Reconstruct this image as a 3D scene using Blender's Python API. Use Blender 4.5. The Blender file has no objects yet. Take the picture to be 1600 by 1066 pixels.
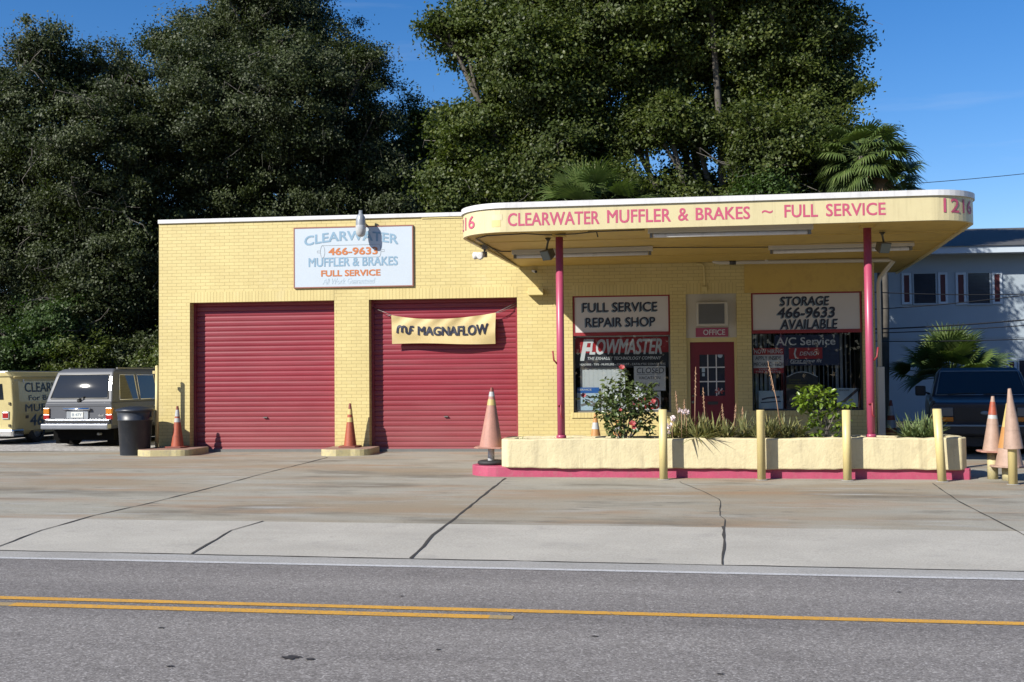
import bpy, bmesh, math, random
import numpy as np
from mathutils import Vector, Matrix
R = math.radians
random.seed(7)
S = bpy.context.scene
COL = S.collection

# ------------------------------------------------------------------ camera
cam = bpy.data.objects.new('camera', bpy.data.cameras.new('camera'))
COL.objects.link(cam)
S.camera = cam
cam.data.sensor_width = 36.0
cam.data.lens = 39.4
cam.data.clip_end = 3000
CAM_H = 1.46
yaw, pitch, roll = math.atan(1750 * 6.5e-5), math.atan(57 / 1750), 0.009
fw = Vector((-math.sin(yaw) * math.cos(pitch), math.cos(yaw) * math.cos(pitch), math.sin(pitch)))
rt = Vector((math.cos(yaw), math.sin(yaw), 0))
up = rt.cross(fw)
r2 = rt * math.cos(roll) - up * math.sin(roll)
u2 = up * math.cos(roll) + rt * math.sin(roll)
m3 = Matrix((r2, u2, -fw)).transposed()
cam.matrix_world = Matrix.Translation((0, 0, CAM_H)) @ m3.to_4x4()

# ------------------------------------------------------------------ sky and sun
SUN = Vector((-1.0, -1.0, 0.95)).normalized()
W = bpy.data.worlds.new('World')
S.world = W
W.use_nodes = True
wn = W.node_tree
wn.nodes.clear()
sky = wn.nodes.new('ShaderNodeTexSky')
sky.sky_type = 'NISHITA'
sky.sun_disc = False
sky.sun_elevation = math.asin(SUN.z)
sky.sun_rotation = math.atan2(SUN.x, SUN.y)
sky.air_density = 1.0
sky.dust_density = 0.3
sky.ozone_density = 3.0
bg = wn.nodes.new('ShaderNodeBackground')
bg.inputs['Strength'].default_value = 0.065
wo = wn.nodes.new('ShaderNodeOutputWorld')
hs = wn.nodes.new('ShaderNodeHueSaturation')
hs.inputs['Saturation'].default_value = 1.33
hs.inputs['Value'].default_value = 1.2
tint = wn.nodes.new('ShaderNodeMix'); tint.data_type = 'RGBA'; tint.blend_type = 'MULTIPLY'
tint.inputs[0].default_value = 1; tint.inputs[7].default_value = (1.03, 0.99, 1.08, 1)
wn.links.new(sky.outputs[0], tint.inputs[6])
wn.links.new(tint.outputs[2], hs.inputs['Color'])
wtc = wn.nodes.new('ShaderNodeTexCoord')
wmp = wn.nodes.new('ShaderNodeMapping')
wmp.inputs['Rotation'].default_value = (0, R(14), R(20))
wmp.inputs['Scale'].default_value = (1.6, 1.6, 14)
wno = wn.nodes.new('ShaderNodeTexNoise')
wno.inputs['Scale'].default_value = 1.5; wno.inputs['Detail'].default_value = 7; wno.inputs['Roughness'].default_value = .6
wrp = wn.nodes.new('ShaderNodeValToRGB')
wrp.color_ramp.elements[0].position = .54; wrp.color_ramp.elements[0].color = (0, 0, 0, 1)
wrp.color_ramp.elements[1].position = .85; wrp.color_ramp.elements[1].color = (.22, .22, .22, 1)
wmx = wn.nodes.new('ShaderNodeMix'); wmx.data_type = 'RGBA'
wmx.inputs[7].default_value = (7.5, 8.0, 8.6, 1)
wn.links.new(wtc.outputs['Generated'], wmp.inputs[0]); wn.links.new(wmp.outputs[0], wno.inputs['Vector']); wn.links.new(wno.outputs['Fac'], wrp.inputs[0])
wn.links.new(wrp.outputs[0], wmx.inputs[0]); wn.links.new(hs.outputs[0], wmx.inputs[6])
wn.links.new(wmx.outputs[2], bg.inputs[0])
wn.links.new(bg.outputs[0], wo.inputs[0])
sl = bpy.data.lights.new('sun', 'SUN')
sl.energy = 5.0
sl.angle = R(0.5)
sl.color = (1.0, 0.955, 0.87)
so = bpy.data.objects.new('sun', sl)
COL.objects.link(so)
so.rotation_euler = SUN.to_track_quat('Z', 'Y').to_euler()
S.view_settings.view_transform = 'Standard'
S.view_settings.look = 'None'
S.view_settings.gamma = 1
S.view_settings.exposure = 0.72
S.render.engine = 'CYCLES'
S.cycles.max_bounces = 8
S.cycles.transparent_max_bounces = 16
S.cycles.sample_clamp_indirect = 6

# ------------------------------------------------------------------ helpers
def base_of(o):
    v = Vector((0, 0, 0))
    while o is not None:
        v += o.location
        o = o.parent
    return v

def tag(o, label=None, cat=None, group=None, kind=None):
    if label: o['label'] = label
    if cat: o['category'] = cat
    if group: o['group'] = group
    if kind: o['kind'] = kind
    return o

def thing(name, label, cat, loc, group=None):
    o = bpy.data.objects.new(name, None)
    o.empty_display_size = 0.2
    COL.objects.link(o)
    o.location = loc
    return tag(o, label, cat, group)

def dup(o, loc, label, rz=None, parent=None):
    c = o.copy()
    COL.objects.link(c)
    if parent is None:
        c.location = loc
        c['label'] = label
        if rz is not None: c.rotation_euler = (0, 0, rz)
    else:
        c.parent = parent
    for ch in list(o.children):
        dup(ch, None, None, None, c)
    return c

class MB:
    """collects faces; build() links them as one mesh object"""
    def __init__(self):
        self.v, self.f, self.m, self.s = [], [], [], []
    def add(self, vs, fs, mi=0, smooth=False):
        o = len(self.v)
        self.v += [tuple(p) for p in vs]
        for f in fs:
            self.f.append([i + o for i in f]); self.m.append(mi); self.s.append(smooth)
        return self
    def quad(self, a, b, c, d, mi=0):
        return self.add([a, b, c, d], [(0, 1, 2, 3)], mi)
    def box(self, x0, x1, y0, y1, z0, z1, mi=0):
        vs = [(x, y, z) for z in (z0, z1) for y in (y0, y1) for x in (x0, x1)]
        return self.add(vs, [(0, 2, 3, 1), (4, 5, 7, 6), (0, 1, 5, 4), (2, 6, 7, 3), (0, 4, 6, 2), (1, 3, 7, 5)], mi)
    def obox(self, c, ax, ay, az, mi=0):
        c, ax, ay, az = map(Vector, (c, ax, ay, az))
        vs = [c + ax * i + ay * j + az * k for k in (-1, 1) for j in (-1, 1) for i in (-1, 1)]
        return self.add(vs, [(0, 2, 3, 1), (4, 5, 7, 6), (0, 1, 5, 4), (2, 6, 7, 3), (0, 4, 6, 2), (1, 3, 7, 5)], mi)
    def tube(self, pts, r, n=8, mi=0, cap=True, smooth=True):
        pts = [Vector(p) for p in pts]
        rs = r if isinstance(r, (list, tuple)) else [r] * len(pts)
        rings, nx = [], None
        for i, p in enumerate(pts):
            t = (pts[min(i + 1, len(pts) - 1)] - pts[max(i - 1, 0)]).normalized()
            if nx is None:
                a = Vector((0, 0, 1)) if abs(t.z) < 0.9 else Vector((1, 0, 0))
                nx = t.cross(a).normalized()
            else:
                nx = (nx - t * nx.dot(t)).normalized()
            ny = t.cross(nx)
            rings.append([p + (nx * math.cos(2 * math.pi * k / n) + ny * math.sin(2 * math.pi * k / n)) * rs[i] for k in range(n)])
        vs = [q for g in rings for q in g]
        fs = [(i * n + k, i * n + (k + 1) % n, (i + 1) * n + (k + 1) % n, (i + 1) * n + k) for i in range(len(pts) - 1) for k in range(n)]
        self.add(vs, fs, mi, smooth)
        if cap:
            self.add(rings[0], [tuple(range(n))[::-1]], mi)
            self.add(rings[-1], [tuple(range(n))], mi)
        return self
    def lathe(self, prof, c, n=20, mi=0, axis='z', smooth=True):
        """prof: (radius, height) pairs; mi may be a list, one per band"""
        c = Vector(c)
        rings = []
        for r, h in prof:
            g = []
            for k in range(n):
                a = 2 * math.pi * k / n
                q = {'z': (r * math.cos(a), r * math.sin(a), h), 'x': (h, r * math.cos(a), r * math.sin(a)),
                     'y': (r * math.sin(a), h, r * math.cos(a))}[axis]
                g.append(c + Vector(q))
            rings.append(g)
        for i in range(len(prof) - 1):
            vs = rings[i] + rings[i + 1]
            fs = [(k, (k + 1) % n, n + (k + 1) % n, n + k) for k in range(n)]
            self.add(vs, fs, mi[i] if isinstance(mi, list) else mi, smooth)
        return self
    def loft(self, rings, mi=0, cap=True, smooth=False, close=True):
        n = len(rings[0])
        vs = [p for g in rings for p in g]
        fs = []
        for i in range(len(rings) - 1):
            for k in range(n if close else n - 1):
                fs.append((i * n + k, i * n + (k + 1) % n, (i + 1) * n + (k + 1) % n, (i + 1) * n + k))
        self.add(vs, fs, mi, smooth)
        if cap:
            self.add(rings[0], [tuple(range(n))[::-1]], mi)
            self.add(rings[-1], [tuple(range(n))], mi)
        return self
    def ribbon(self, pts, w, Y, mi=0):
        """flat stroke in the XZ plane facing -Y"""
        P = [Vector((p[0], 0, p[1])) for p in pts]
        L, Rr = [], []
        for i, p in enumerate(P):
            t = (P[min(i + 1, len(P) - 1)] - P[max(i - 1, 0)])
            t = t.normalized() if t.length else Vector((1, 0, 0))
            nrm = Vector((-t.z, 0, t.x)) * (w / 2)
            L.append((p.x + nrm.x, Y, p.z + nrm.z)); Rr.append((p.x - nrm.x, Y, p.z - nrm.z))
        for i in range(len(P) - 1):
            self.quad(Rr[i], Rr[i + 1], L[i + 1], L[i], mi)
        return self
    def build(self, name, mats, parent=None, bevel=0, bseg=2, recalc=True):
        b = base_of(parent) if parent is not None else Vector((0, 0, 0))
        me = bpy.data.meshes.new(name)
        me.from_pydata([(p[0] - b.x, p[1] - b.y, p[2] - b.z) for p in self.v], [], self.f)
        for mt in (mats if isinstance(mats, (list, tuple)) else [mats]):
            me.materials.append(mt)
        me.polygons.foreach_set('material_index', self.m)
        me.polygons.foreach_set('use_smooth', self.s)
        if recalc:
            bm = bmesh.new(); bm.from_mesh(me)
            bmesh.ops.remove_doubles(bm, verts=bm.verts, dist=1e-5)
            bmesh.ops.recalc_face_normals(bm, faces=bm.faces)
            bm.to_mesh(me); bm.free()
        me.update()
        o = bpy.data.objects.new(name, me)
        COL.objects.link(o)
        if parent is not None: o.parent = parent
        if bevel:
            md = o.modifiers.new('bevel', 'BEVEL'); md.width = bevel; md.segments = bseg
            md.limit_method = 'ANGLE'; md.angle_limit = R(35); md.harden_normals = False
        return o
    def free(self, name, mats, label=None, cat=None, group=None, kind=None, loc=None, **k):
        """a top-level mesh whose origin sits at loc"""
        if loc is not None:
            self.v = [(p[0] - loc[0], p[1] - loc[1], p[2] - loc[2]) for p in self.v]
        o = self.build(name, mats, None, **k)
        if loc is not None: o.location = loc
        return tag(o, label, cat, group, kind)

# ---- lettering
_tc = {}
def glyphs(body, bold=0.02, shear=0.0, spacing=1.0):
    key = (body, shear, spacing)
    if key in _tc: return _tc[key]
    cu = bpy.data.curves.new('t', 'FONT')
    cu.body = body; cu.size = 1; cu.offset = 0; cu.shear = shear; cu.resolution_u = 3; cu.space_character = spacing
    ob = bpy.data.objects.new('t', cu)
    COL.objects.link(ob)
    dg = bpy.context.evaluated_depsgraph_get()
    me = bpy.data.meshes.new_from_object(ob.evaluated_get(dg))
    V = np.array([v.co[:2] for v in me.vertices]); F = [list(p.vertices) for p in me.polygons]
    bpy.data.objects.remove(ob); bpy.data.curves.remove(cu); bpy.data.meshes.remove(me)
    lo, hi = V.min(0), V.max(0)
    _tc[key] = ((V - lo) / (hi - lo), F)
    return _tc[key]

def text(mb, body, x0, x1, z0, z1, Y, mi=0, bold=0.02, shear=0.0, arch=0.0, warp=None, spacing=1.0, skew=0.0):
    V, F = glyphs(body, bold, shear, spacing)
    vs = []
    h = (z1 - z0) * max(0, bold) * .9
    hx, hz = h * (x1 - x0) / (z1 - z0) / max(1, len(body) * .75), h * .8
    if not warp: hx = h
    offs = [(0, 0)] if bold <= .003 else [(0, 0), (-hx, -hz), (hx, -hz), (hx, hz), (-hx, hz)]
    for k, (ox, oz) in enumerate(offs):
        vs = []
        for u, v in V:
            x = x0 + (x1 - x0) * u; z = z0 + (z1 - z0) * v
            z -= arch * (2 * u - 1) ** 2
            z += skew * (u - .5)
            q = warp(x + ox, z + oz) if warp else (x + ox, Y, z + oz)
            vs.append((q[0], q[1] - .00025 * k, q[2]))
        mb.add(vs, F, mi)
    return mb

# ---- materials
def nt(name):
    m = bpy.data.materials.new(name); m.use_nodes = True
    t = m.node_tree
    return m, t, t.nodes['Principled BSDF']

def node(t, kind, **k):
    n = t.nodes.new(kind)
    for a, b in k.items(): setattr(n, a, b)
    return n

def ramp(t, src, stops):
    r = node(t, 'ShaderNodeValToRGB')
    e = r.color_ramp.elements
    while len(e) < len(stops): e.new(0.5)
    for el, (p, c) in zip(e, stops):
        el.position = p; el.color = (*c, 1) if len(c) == 3 else c
    t.links.new(src, r.inputs[0])
    return r.outputs[0]

def coords(t, scale=(1, 1, 1), obj=True):
    tc = node(t, 'ShaderNodeTexCoord'); mp = node(t, 'ShaderNodeMapping')
    mp.inputs['Scale'].default_value = scale
    if obj: t.links.new(tc.outputs['Object'], mp.inputs[0])
    else:
        g = node(t, 'ShaderNodeNewGeometry'); t.links.new(g.outputs['Position'], mp.inputs[0])
    return mp.outputs[0]

def noise(t, vec, scale, detail=4, rough=0.6):
    n = node(t, 'ShaderNodeTexNoise')
    n.inputs['Scale'].default_value = scale; n.inputs['Detail'].default_value = detail; n.inputs['Roughness'].default_value = rough
    t.links.new(vec, n.inputs['Vector'])
    return n.outputs['Fac']

def mix(t, fac, a, b, mode='MIX'):
    m = node(t, 'ShaderNodeMix', data_type='RGBA', blend_type=mode)
    for s, i in ((fac, 0), (a, 6), (b, 7)):
        if hasattr(s, 'links'): t.links.new(s, m.inputs[i])
        else: m.inputs[i].default_value = s if i == 0 else (*s, 1)
    return m.outputs[2]

def mul(t, a, k):
    n = node(t, 'ShaderNodeMath', operation='MULTIPLY'); t.links.new(a, n.inputs[0]); n.inputs[1].default_value = k
    return n.outputs[0]

def bump(t, p, h, s=0.3, d=0.01):
    b = node(t, 'ShaderNodeBump'); b.inputs['Strength'].default_value = s; b.inputs['Distance'].default_value = d
    t.links.new(h, b.inputs['Height']); t.links.new(b.outputs[0], p.inputs['Normal'])

def plain(name, col, rough=0.6, var=0.12, scale=4, metal=0, dirt=None, dirt_amt=0.35, bmp=0, spec=None, coat=0, streak=0, schip=0):
    """a base colour with uneven wear"""
    if max(col) > .05 and not metal: col = tuple(x * ALB for x in col)
    if dirt and max(dirt) > .05: dirt = tuple(x * ALB for x in dirt)
    m, t, p = nt(name)
    v = coords(t, obj=False)
    n1 = noise(t, v, scale, 6, 0.65)
    c = ramp(t, n1, [(0.25, tuple(x * (1 - var) for x in col)), (0.75, tuple(min(1, x * (1 + var)) for x in col))])
    if dirt:
        n2 = noise(t, v, scale * 2.7, 8, 0.7)
        fac = ramp(t, n2, [(0.5, (0, 0, 0)), (0.72, (dirt_amt,) * 3)])
        c = mix(t, fac, c, dirt)
    if streak:
        n3 = noise(t, coords(t, (7, 7, .55), obj=False), 1.6, 6, .65)
        f3 = ramp(t, n3, [(0.54, (0, 0, 0)), (0.74, (streak,) * 3)])
        c = mix(t, f3, c, tuple(x * .55 for x in (dirt or col)))
    if schip:
        n4 = noise(t, v, 23, 5, .7)
        f4 = ramp(t, n4, [(0.665, (0, 0, 0)), (0.69, (schip,) * 3)])
        c = mix(t, f4, c, (0.16, 0.12, 0.085))
    t.links.new(c, p.inputs['Base Color'])
    p.inputs['Roughness'].default_value = rough
    p.inputs['Metallic'].default_value = metal
    if spec is not None: p.inputs['Specular IOR Level'].default_value = spec
    if coat: p.inputs['Coat Weight'].default_value = coat; p.inputs['Coat Roughness'].default_value = 0.06
    if bmp: bump(t, p, noise(t, v, scale * 12, 4), bmp, 0.01)
    return m

ALB = 0.70
YEL = (0.545, 0.452, 0.192)
def brick_mat(name, upright=False):
    m, t, p = nt(name)
    tc = node(t, 'ShaderNodeTexCoord'); sp = node(t, 'ShaderNodeSeparateXYZ'); cb = node(t, 'ShaderNodeCombineXYZ')
    t.links.new(tc.outputs['Object'], sp.inputs[0])
    ad = node(t, 'ShaderNodeMath', operation='ADD')
    t.links.new(sp.outputs[0], ad.inputs[0]); t.links.new(sp.outputs[1], ad.inputs[1])
    t.links.new(ad.outputs[0], cb.inputs[1 if upright else 0]); t.links.new(sp.outputs[2], cb.inputs[0 if upright else 1])
    bk = node(t, 'ShaderNodeTexBrick')
    bk.offset = 0.0 if upright else 0.5
    bk.inputs['Scale'].default_value = 1
    bk.inputs['Brick Width'].default_value = 5.0 if upright else 0.2032
    bk.inputs['Row Height'].default_value = 0.0677
    bk.inputs['Mortar Size'].default_value = 0.0042
    bk.inputs['Mortar Smooth'].default_value = 0.35
    bk.inputs['Bias'].default_value = 0
    bk.inputs['Color1'].default_value = (*YEL, 1)
    bk.inputs['Color2'].default_value = (YEL[0] * .93, YEL[1] * .92, YEL[2] * .9, 1)
    bk.inputs['Mortar'].default_value = (YEL[0] * .60, YEL[1] * .57, YEL[2] * .5, 1)
    nz = node(t, 'ShaderNodeTexNoise'); nz.inputs['Scale'].default_value = 9
    t.links.new(cb.outputs[0], nz.inputs['Vector'])
    w = node(t, 'ShaderNodeVectorMath', operation='SCALE'); w.inputs['Scale'].default_value = 0.008
    sb = node(t, 'ShaderNodeVectorMath', operation='SUBTRACT'); sb.inputs[1].default_value = (.5, .5, .5)
    t.links.new(nz.outputs['Color'], sb.inputs[0]); t.links.new(sb.outputs[0], w.inputs[0])
    av = node(t, 'ShaderNodeVectorMath', operation='ADD')
    t.links.new(cb.outputs[0], av.inputs[0]); t.links.new(w.outputs[0], av.inputs[1])
    t.links.new(av.outputs[0], bk.inputs['Vector'])
    v = coords(t, obj=False)
    big = ramp(t, noise(t, v, 0.9, 5), [(0.35, (0.93, 0.92, 0.92)), (0.65, (1.04, 1.04, 1.06))])
    c = mix(t, 1.0, bk.outputs['Color'], big, 'MULTIPLY')
    fade = ramp(t, noise(t, v, 1.6, 7, .7), [(0.56, (0, 0, 0)), (0.75, (.3,) * 3)])
    c = mix(t, fade, c, (0.53, 0.45, 0.28))
    # chips and spatter low on the wall: real dirt marks of their own shape
    gr = ramp(t, noise(t, v, 14, 6, .75), [(0.66, (0, 0, 0)), (0.78, (.35,) * 3)])
    c = mix(t, gr, c, (0.30, 0.24, 0.12))
    t.links.new(c, p.inputs['Base Color'])
    p.inputs['Roughness'].default_value = 0.55
    inv = node(t, 'ShaderNodeMath', operation='SUBTRACT'); inv.inputs[0].default_value = 1
    t.links.new(bk.outputs['Fac'], inv.inputs[1])
    a2 = node(t, 'ShaderNodeMath', operation='ADD')
    t.links.new(inv.outputs[0], a2.inputs[0]); t.links.new(mul(t, noise(t, v, 30, 4), 0.35), a2.inputs[1])
    bump(t, p, a2.outputs[0], 0.45, 0.005)
    return m

def glass_mat(name, tint=(0.84, 0.88, 0.89), clear=0.85, rough=0.01):
    m = bpy.data.materials.new(name); m.use_nodes = True
    t = m.node_tree; t.nodes.clear()
    o = node(t, 'ShaderNodeOutputMaterial'); tr = node(t, 'ShaderNodeBsdfTransparent'); gl = node(t, 'ShaderNodeBsdfGlossy')
    tr.inputs[0].default_value = (*tint, 1); gl.inputs['Roughness'].default_value = rough
    lw = node(t, 'ShaderNodeLayerWeight'); lw.inputs[0].default_value = 0.5
    pw = node(t, 'ShaderNodeMath', operation='POWER'); pw.inputs[1].default_value = 4
    t.links.new(lw.outputs['Facing'], pw.inputs[0])
    ma = node(t, 'ShaderNodeMath', operation='MULTIPLY_ADD'); ma.inputs[1].default_value = .6; ma.inputs[2].default_value = .07
    t.links.new(pw.outputs[0], ma.inputs[0])
    mx = node(t, 'ShaderNodeMixShader')
    t.links.new(ma.outputs[0], mx.inputs[0]); t.links.new(tr.outputs[0], mx.inputs[1]); t.links.new(gl.outputs[0], mx.inputs[2])
    t.links.new(mx.outputs[0], o.inputs[0])
    return m

def leaf_mat(name, c1, c2, rough=0.45, trans=0.25, spec=0.5):
    m, t, p = nt(name)
    g = node(t, 'ShaderNodeNewGeometry')
    v = coords(t, obj=False)
    r1 = ramp(t, g.outputs['Random Per Island'], [(0.0, tuple(x * .8 for x in c1)), (0.7, c1), (1.0, tuple((a + b) / 2 for a, b in zip(c1, c2)))])
    cl = ramp(t, noise(t, v, 0.55, 4), [(0.3, (0.7, 0.72, 0.75)), (0.7, (1.25, 1.22, 1.05))])
    c = mix(t, 1.0, r1, cl, 'MULTIPLY')
    t.links.new(c, p.inputs['Base Color'])
    p.inputs['Roughness'].default_value = rough
    p.inputs['Specular IOR Level'].default_value = spec
    tl = node(t, 'ShaderNodeBsdfTranslucent')
    c2n = mix(t, 1.0, c, (1.2, 1.35, 0.5), 'MULTIPLY')
    t.links.new(c2n, tl.inputs[0])
    mx = node(t, 'ShaderNodeMixShader'); mx.inputs[0].default_value = trans
    out = t.nodes['Material Output']
    t.links.new(p.outputs[0], mx.inputs[1]); t.links.new(tl.outputs[0], mx.inputs[2]); t.links.new(mx.outputs[0], out.inputs[0])
    return m

M = {}
M['brick'] = brick_mat('painted_brick')
M['soldier'] = brick_mat('painted_soldier_brick', True)
M['yellow'] = plain('yellow_paint', tuple(x / ALB for x in YEL), 0.5, 0.06, 1.5, dirt=(0.5, 0.40, 0.2), dirt_amt=.2)
M['soffit'] = plain('shaded_soffit_paint', (0.70, 0.49, 0.125), 0.55, 0.07, 1.2, dirt=(0.40, 0.26, 0.09), dirt_amt=.5)  # wall yellow with the deeper ochre of canopy shade put into the colour
M['fascia'] = plain('fascia_paint', (0.75, 0.655, 0.375), 0.45, 0.05, 0.8, dirt=(0.62, 0.5, 0.28), dirt_amt=.3, streak=.3, schip=.25)
M['patch'] = plain('fresh_paint', (0.78, 0.64, 0.26), 0.45, 0.03)
M['patch_pale'] = plain('pale_paint', (0.78, 0.66, 0.42), 0.45, 0.03)
M['white'] = plain('white_paint', (0.80, 0.80, 0.80), 0.5, 0.05, 2, dirt=(0.5, 0.48, 0.44), dirt_amt=.35, streak=.3)
M['pvc'] = plain('pvc', (0.66, 0.62, 0.52), 0.45, 0.05, 2)
M['pink'] = plain('rose_paint', (0.44, 0.066, 0.138), 0.38, 0.06, 2, dirt=(0.42, 0.12, 0.15), dirt_amt=.4, streak=.35, schip=.3)
M['plinth'] = plain('rose_concrete', (0.50, 0.075, 0.15), 0.6, 0.14, 5, dirt=(0.42, 0.2, 0.2), dirt_amt=.5, bmp=.3)
M['letter_pink'] = plain('letter_rose', (0.60, 0.105, 0.19), 0.5, 0.06, 3)
M['red'] = plain('dark_red_paint', (0.20, 0.012, 0.022), 0.45, 0.1, 3)
M['trimred'] = plain('red_trim', (0.30, 0.022, 0.03), 0.5, 0.1, 3)
M['sign'] = plain('sign_white', (0.60, 0.68, 0.755), 0.5, 0.03, 1.5)
M['sign_cream'] = plain('sign_cream', (0.72, 0.69, 0.66), 0.5, 0.04, 1.5)
M['sign_edge'] = plain('sign_edge', (0.34, 0.14, 0.105), 0.6, 0.1, 4)
M['blue_letter'] = plain('faded_blue_letter', (0.26, 0.42, 0.56), 0.6, 0.1, 6)
M['pale_letter'] = plain('ghost_letter', (0.58, 0.70, 0.80), 0.6, 0.05, 6)
M['orange_letter'] = plain('orange_letter', (0.62, 0.20, 0.055), 0.6, 0.12, 6)
M['grey_line'] = plain('grey_line', (0.42, 0.47, 0.5), 0.6, 0.05)
M['navy_letter'] = plain('navy_letter', (0.012, 0.016, 0.035), 0.5, 0.1)
M['shade_letter'] = plain('slate_letter', (0.17, 0.25, 0.33), 0.5, 0.06)
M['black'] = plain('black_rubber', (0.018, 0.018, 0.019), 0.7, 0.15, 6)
M['dark'] = plain('dark_plastic', (0.03, 0.03, 0.032), 0.5, 0.1)
M['dgrey'] = plain('grey_metal', (0.16, 0.16, 0.15), 0.45, 0.1, 4, metal=.3)
M['bronze'] = plain('bronze_lamp', (0.10, 0.085, 0.055), 0.45, 0.1, 4)
M['galv'] = plain('galvanised', (0.24, 0.26, 0.28), 0.45, 0.12, 8, metal=.3)
M['chrome'] = plain('chrome', (0.75, 0.76, 0.78), 0.12, 0.04, 3, metal=1.0)
M['steelgrey'] = plain('charcoal_car_paint', (0.075, 0.08, 0.092), 0.5, 0.06, 2, metal=.05, coat=.05, spec=.3)
M['dullchrome'] = plain('weathered_chrome', (0.30, 0.32, 0.36), 0.3, 0.1, 5, metal=.9)
M['navycar'] = plain('navy_car_paint', (0.005, 0.007, 0.017), 0.4, 0.06, 2, coat=.1)
M['headlamp'] = plain('headlamp_glass', (0.13, 0.15, 0.17), 0.15, 0.05)
M['vanyel'] = plain('cream_van_paint', (0.62, 0.52, 0.24), 0.35, 0.06, 2, dirt=(.35, .28, .14), dirt_amt=.2, coat=.3)
M['carglass'] = plain('tinted_car_glass', (0.012, 0.016, 0.02), 0.03, 0.02, 3, spec=.5)
M['amber'] = plain('amber_lens', (0.60, 0.20, 0.015), 0.2, 0.05)
M['redlens'] = plain('red_lens', (0.38, 0.012, 0.015), 0.2, 0.05)
M['lampglass'] = plain('lamp_glass', (0.52, 0.54, 0.55), 0.1, 0.03)
M['floodglass'] = plain('flood_glass', (0.16, 0.2, 0.2), 0.12, 0.04)
M['plate'] = plain('number_plate', (0.7, 0.72, 0.68), 0.4, 0.05)
M['orange'] = plain('cone_orange', (0.42, 0.09, 0.04), 0.55, 0.15, 8, dirt=(.16, .06, .04), dirt_amt=.7, streak=.4, schip=.5)
M['tan_orange'] = plain('cone_tan', (0.55, 0.27, 0.085), 0.55, 0.1, 8, dirt=(.4, .22, .1), dirt_amt=.4)
M['fadedpink'] = plain('cone_faded', (0.50, 0.25, 0.19), 0.6, 0.1, 7, dirt=(.30, .18, .14), dirt_amt=.55, streak=.35, schip=.5)
M['palepink'] = plain('cone_pale', (0.46, 0.31, 0.235), 0.6, 0.12, 7, dirt=(.3, .2, .15), dirt_amt=.6, streak=.4, schip=.5)
M['coneband'] = plain('cone_band', (0.52, 0.53, 0.52), 0.4, 0.12, 12, dirt=(.4, .35, .3), dirt_amt=.5)
M['coneyel'] = plain('cone_yellow_band', (0.62, 0.48, 0.18), 0.5, 0.1, 9)
M['conetip'] = plain('cone_tip', (0.24, 0.06, 0.04), 0.6, 0.15, 9)
M['bin'] = plain('bin_plastic', (0.015, 0.019, 0.028), 0.42, 0.15, 3, dirt=(.09, .09, .09), dirt_amt=.4)
M['bollard'] = plain('bollard_paint', (0.74, 0.61, 0.27), 0.45, 0.05, 3, dirt=(.55, .45, .25), dirt_amt=.4, streak=.3, schip=.6)
M['stucco'] = plain('cream_stucco', (0.76, 0.66, 0.40), 0.75, 0.07, 2.2, dirt=(.50, .42, .27), dirt_amt=.45, bmp=.6, streak=.4, schip=.5)
M['padpaint'] = plain('worn_pad', (0.60, 0.52, 0.27), 0.7, 0.1, 5, dirt=(.36, .33, .26), dirt_amt=.9, bmp=.3)
M['redpad'] = plain('pad_top', (0.33, 0.20, 0.15), 0.8, 0.2, 5)
M['soil'] = plain('soil', (0.09, 0.065, 0.045), 0.9, 0.3, 12, bmp=.4)
M['banner'] = plain('banner_cloth', (0.70, 0.545, 0.25), 0.6, 0.07, 3, dirt=(.76, .62, .36), dirt_amt=.5)
M['glass'] = glass_mat('window_glass')
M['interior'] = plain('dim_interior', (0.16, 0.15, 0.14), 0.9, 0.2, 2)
M['blind'] = plain('vertical_blind', (0.66, 0.69, 0.70), 0.6, 0.06, 3)
M['blinddark'] = plain('grey_blind', (0.55, 0.60, 0.64), 0.6, 0.1, 3)
M['posterred'] = plain('poster_red', (0.42, 0.02, 0.028), 0.4, 0.06)
M['posterblk'] = plain('poster_black', (0.014, 0.015, 0.02), 0.4, 0.1)
M['posterwht'] = plain('poster_white', (0.72, 0.73, 0.74), 0.5, 0.04)
M['posternavy'] = plain('poster_navy', (0.016, 0.028, 0.085), 0.4, 0.06)
M['posterblue'] = plain('poster_blue', (0.03, 0.13, 0.42), 0.4, 0.06)
M['posterice'] = plain('poster_ice', (0.45, 0.58, 0.68), 0.5, 0.12, 6)
M['olive'] = plain('poster_olive', (0.16, 0.15, 0.03), 0.5, 0.06)
M['house'] = plain('house_wall', (0.41, 0.48, 0.54), 0.7, 0.05, 1.2)
M['housetrim'] = plain('house_trim', (0.62, 0.70, 0.78), 0.6, 0.06, 2)
M['shutter'] = plain('shutter_red', (0.10, 0.012, 0.012), 0.6, 0.1)
M['shingle'] = plain('roof_shingle', (0.10, 0.098, 0.095), 0.85, 0.3, 9, bmp=.4)
M['darkwin'] = plain('dark_window', (0.02, 0.03, 0.06), 0.1, 0.1)
M['bark'] = plain('bark', (0.12, 0.105, 0.085), 0.9, 0.3, 5, bmp=.5)
M['twig'] = plain('grey_twig', (0.15, 0.135, 0.115), 0.9, 0.2, 8)
M['moss'] = leaf_mat('hanging_moss', (0.065, 0.068, 0.055), (0.11, 0.11, 0.09), 0.9, 0.2, 0.1)
M['oakdark'] = leaf_mat('oak_leaf_dark', (0.042, 0.056, 0.021), (0.08, 0.095, 0.040), 0.55, 0.22, .28)
M['oakbright'] = leaf_mat('oak_leaf_bright', (0.060, 0.083, 0.019), (0.135, 0.140, 0.032), 0.5, 0.3, .3)
M['shrub'] = leaf_mat('shrub_leaf', (0.04, 0.075, 0.017), (0.085, 0.125, 0.03), 0.55, 0.28, .3)
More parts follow.
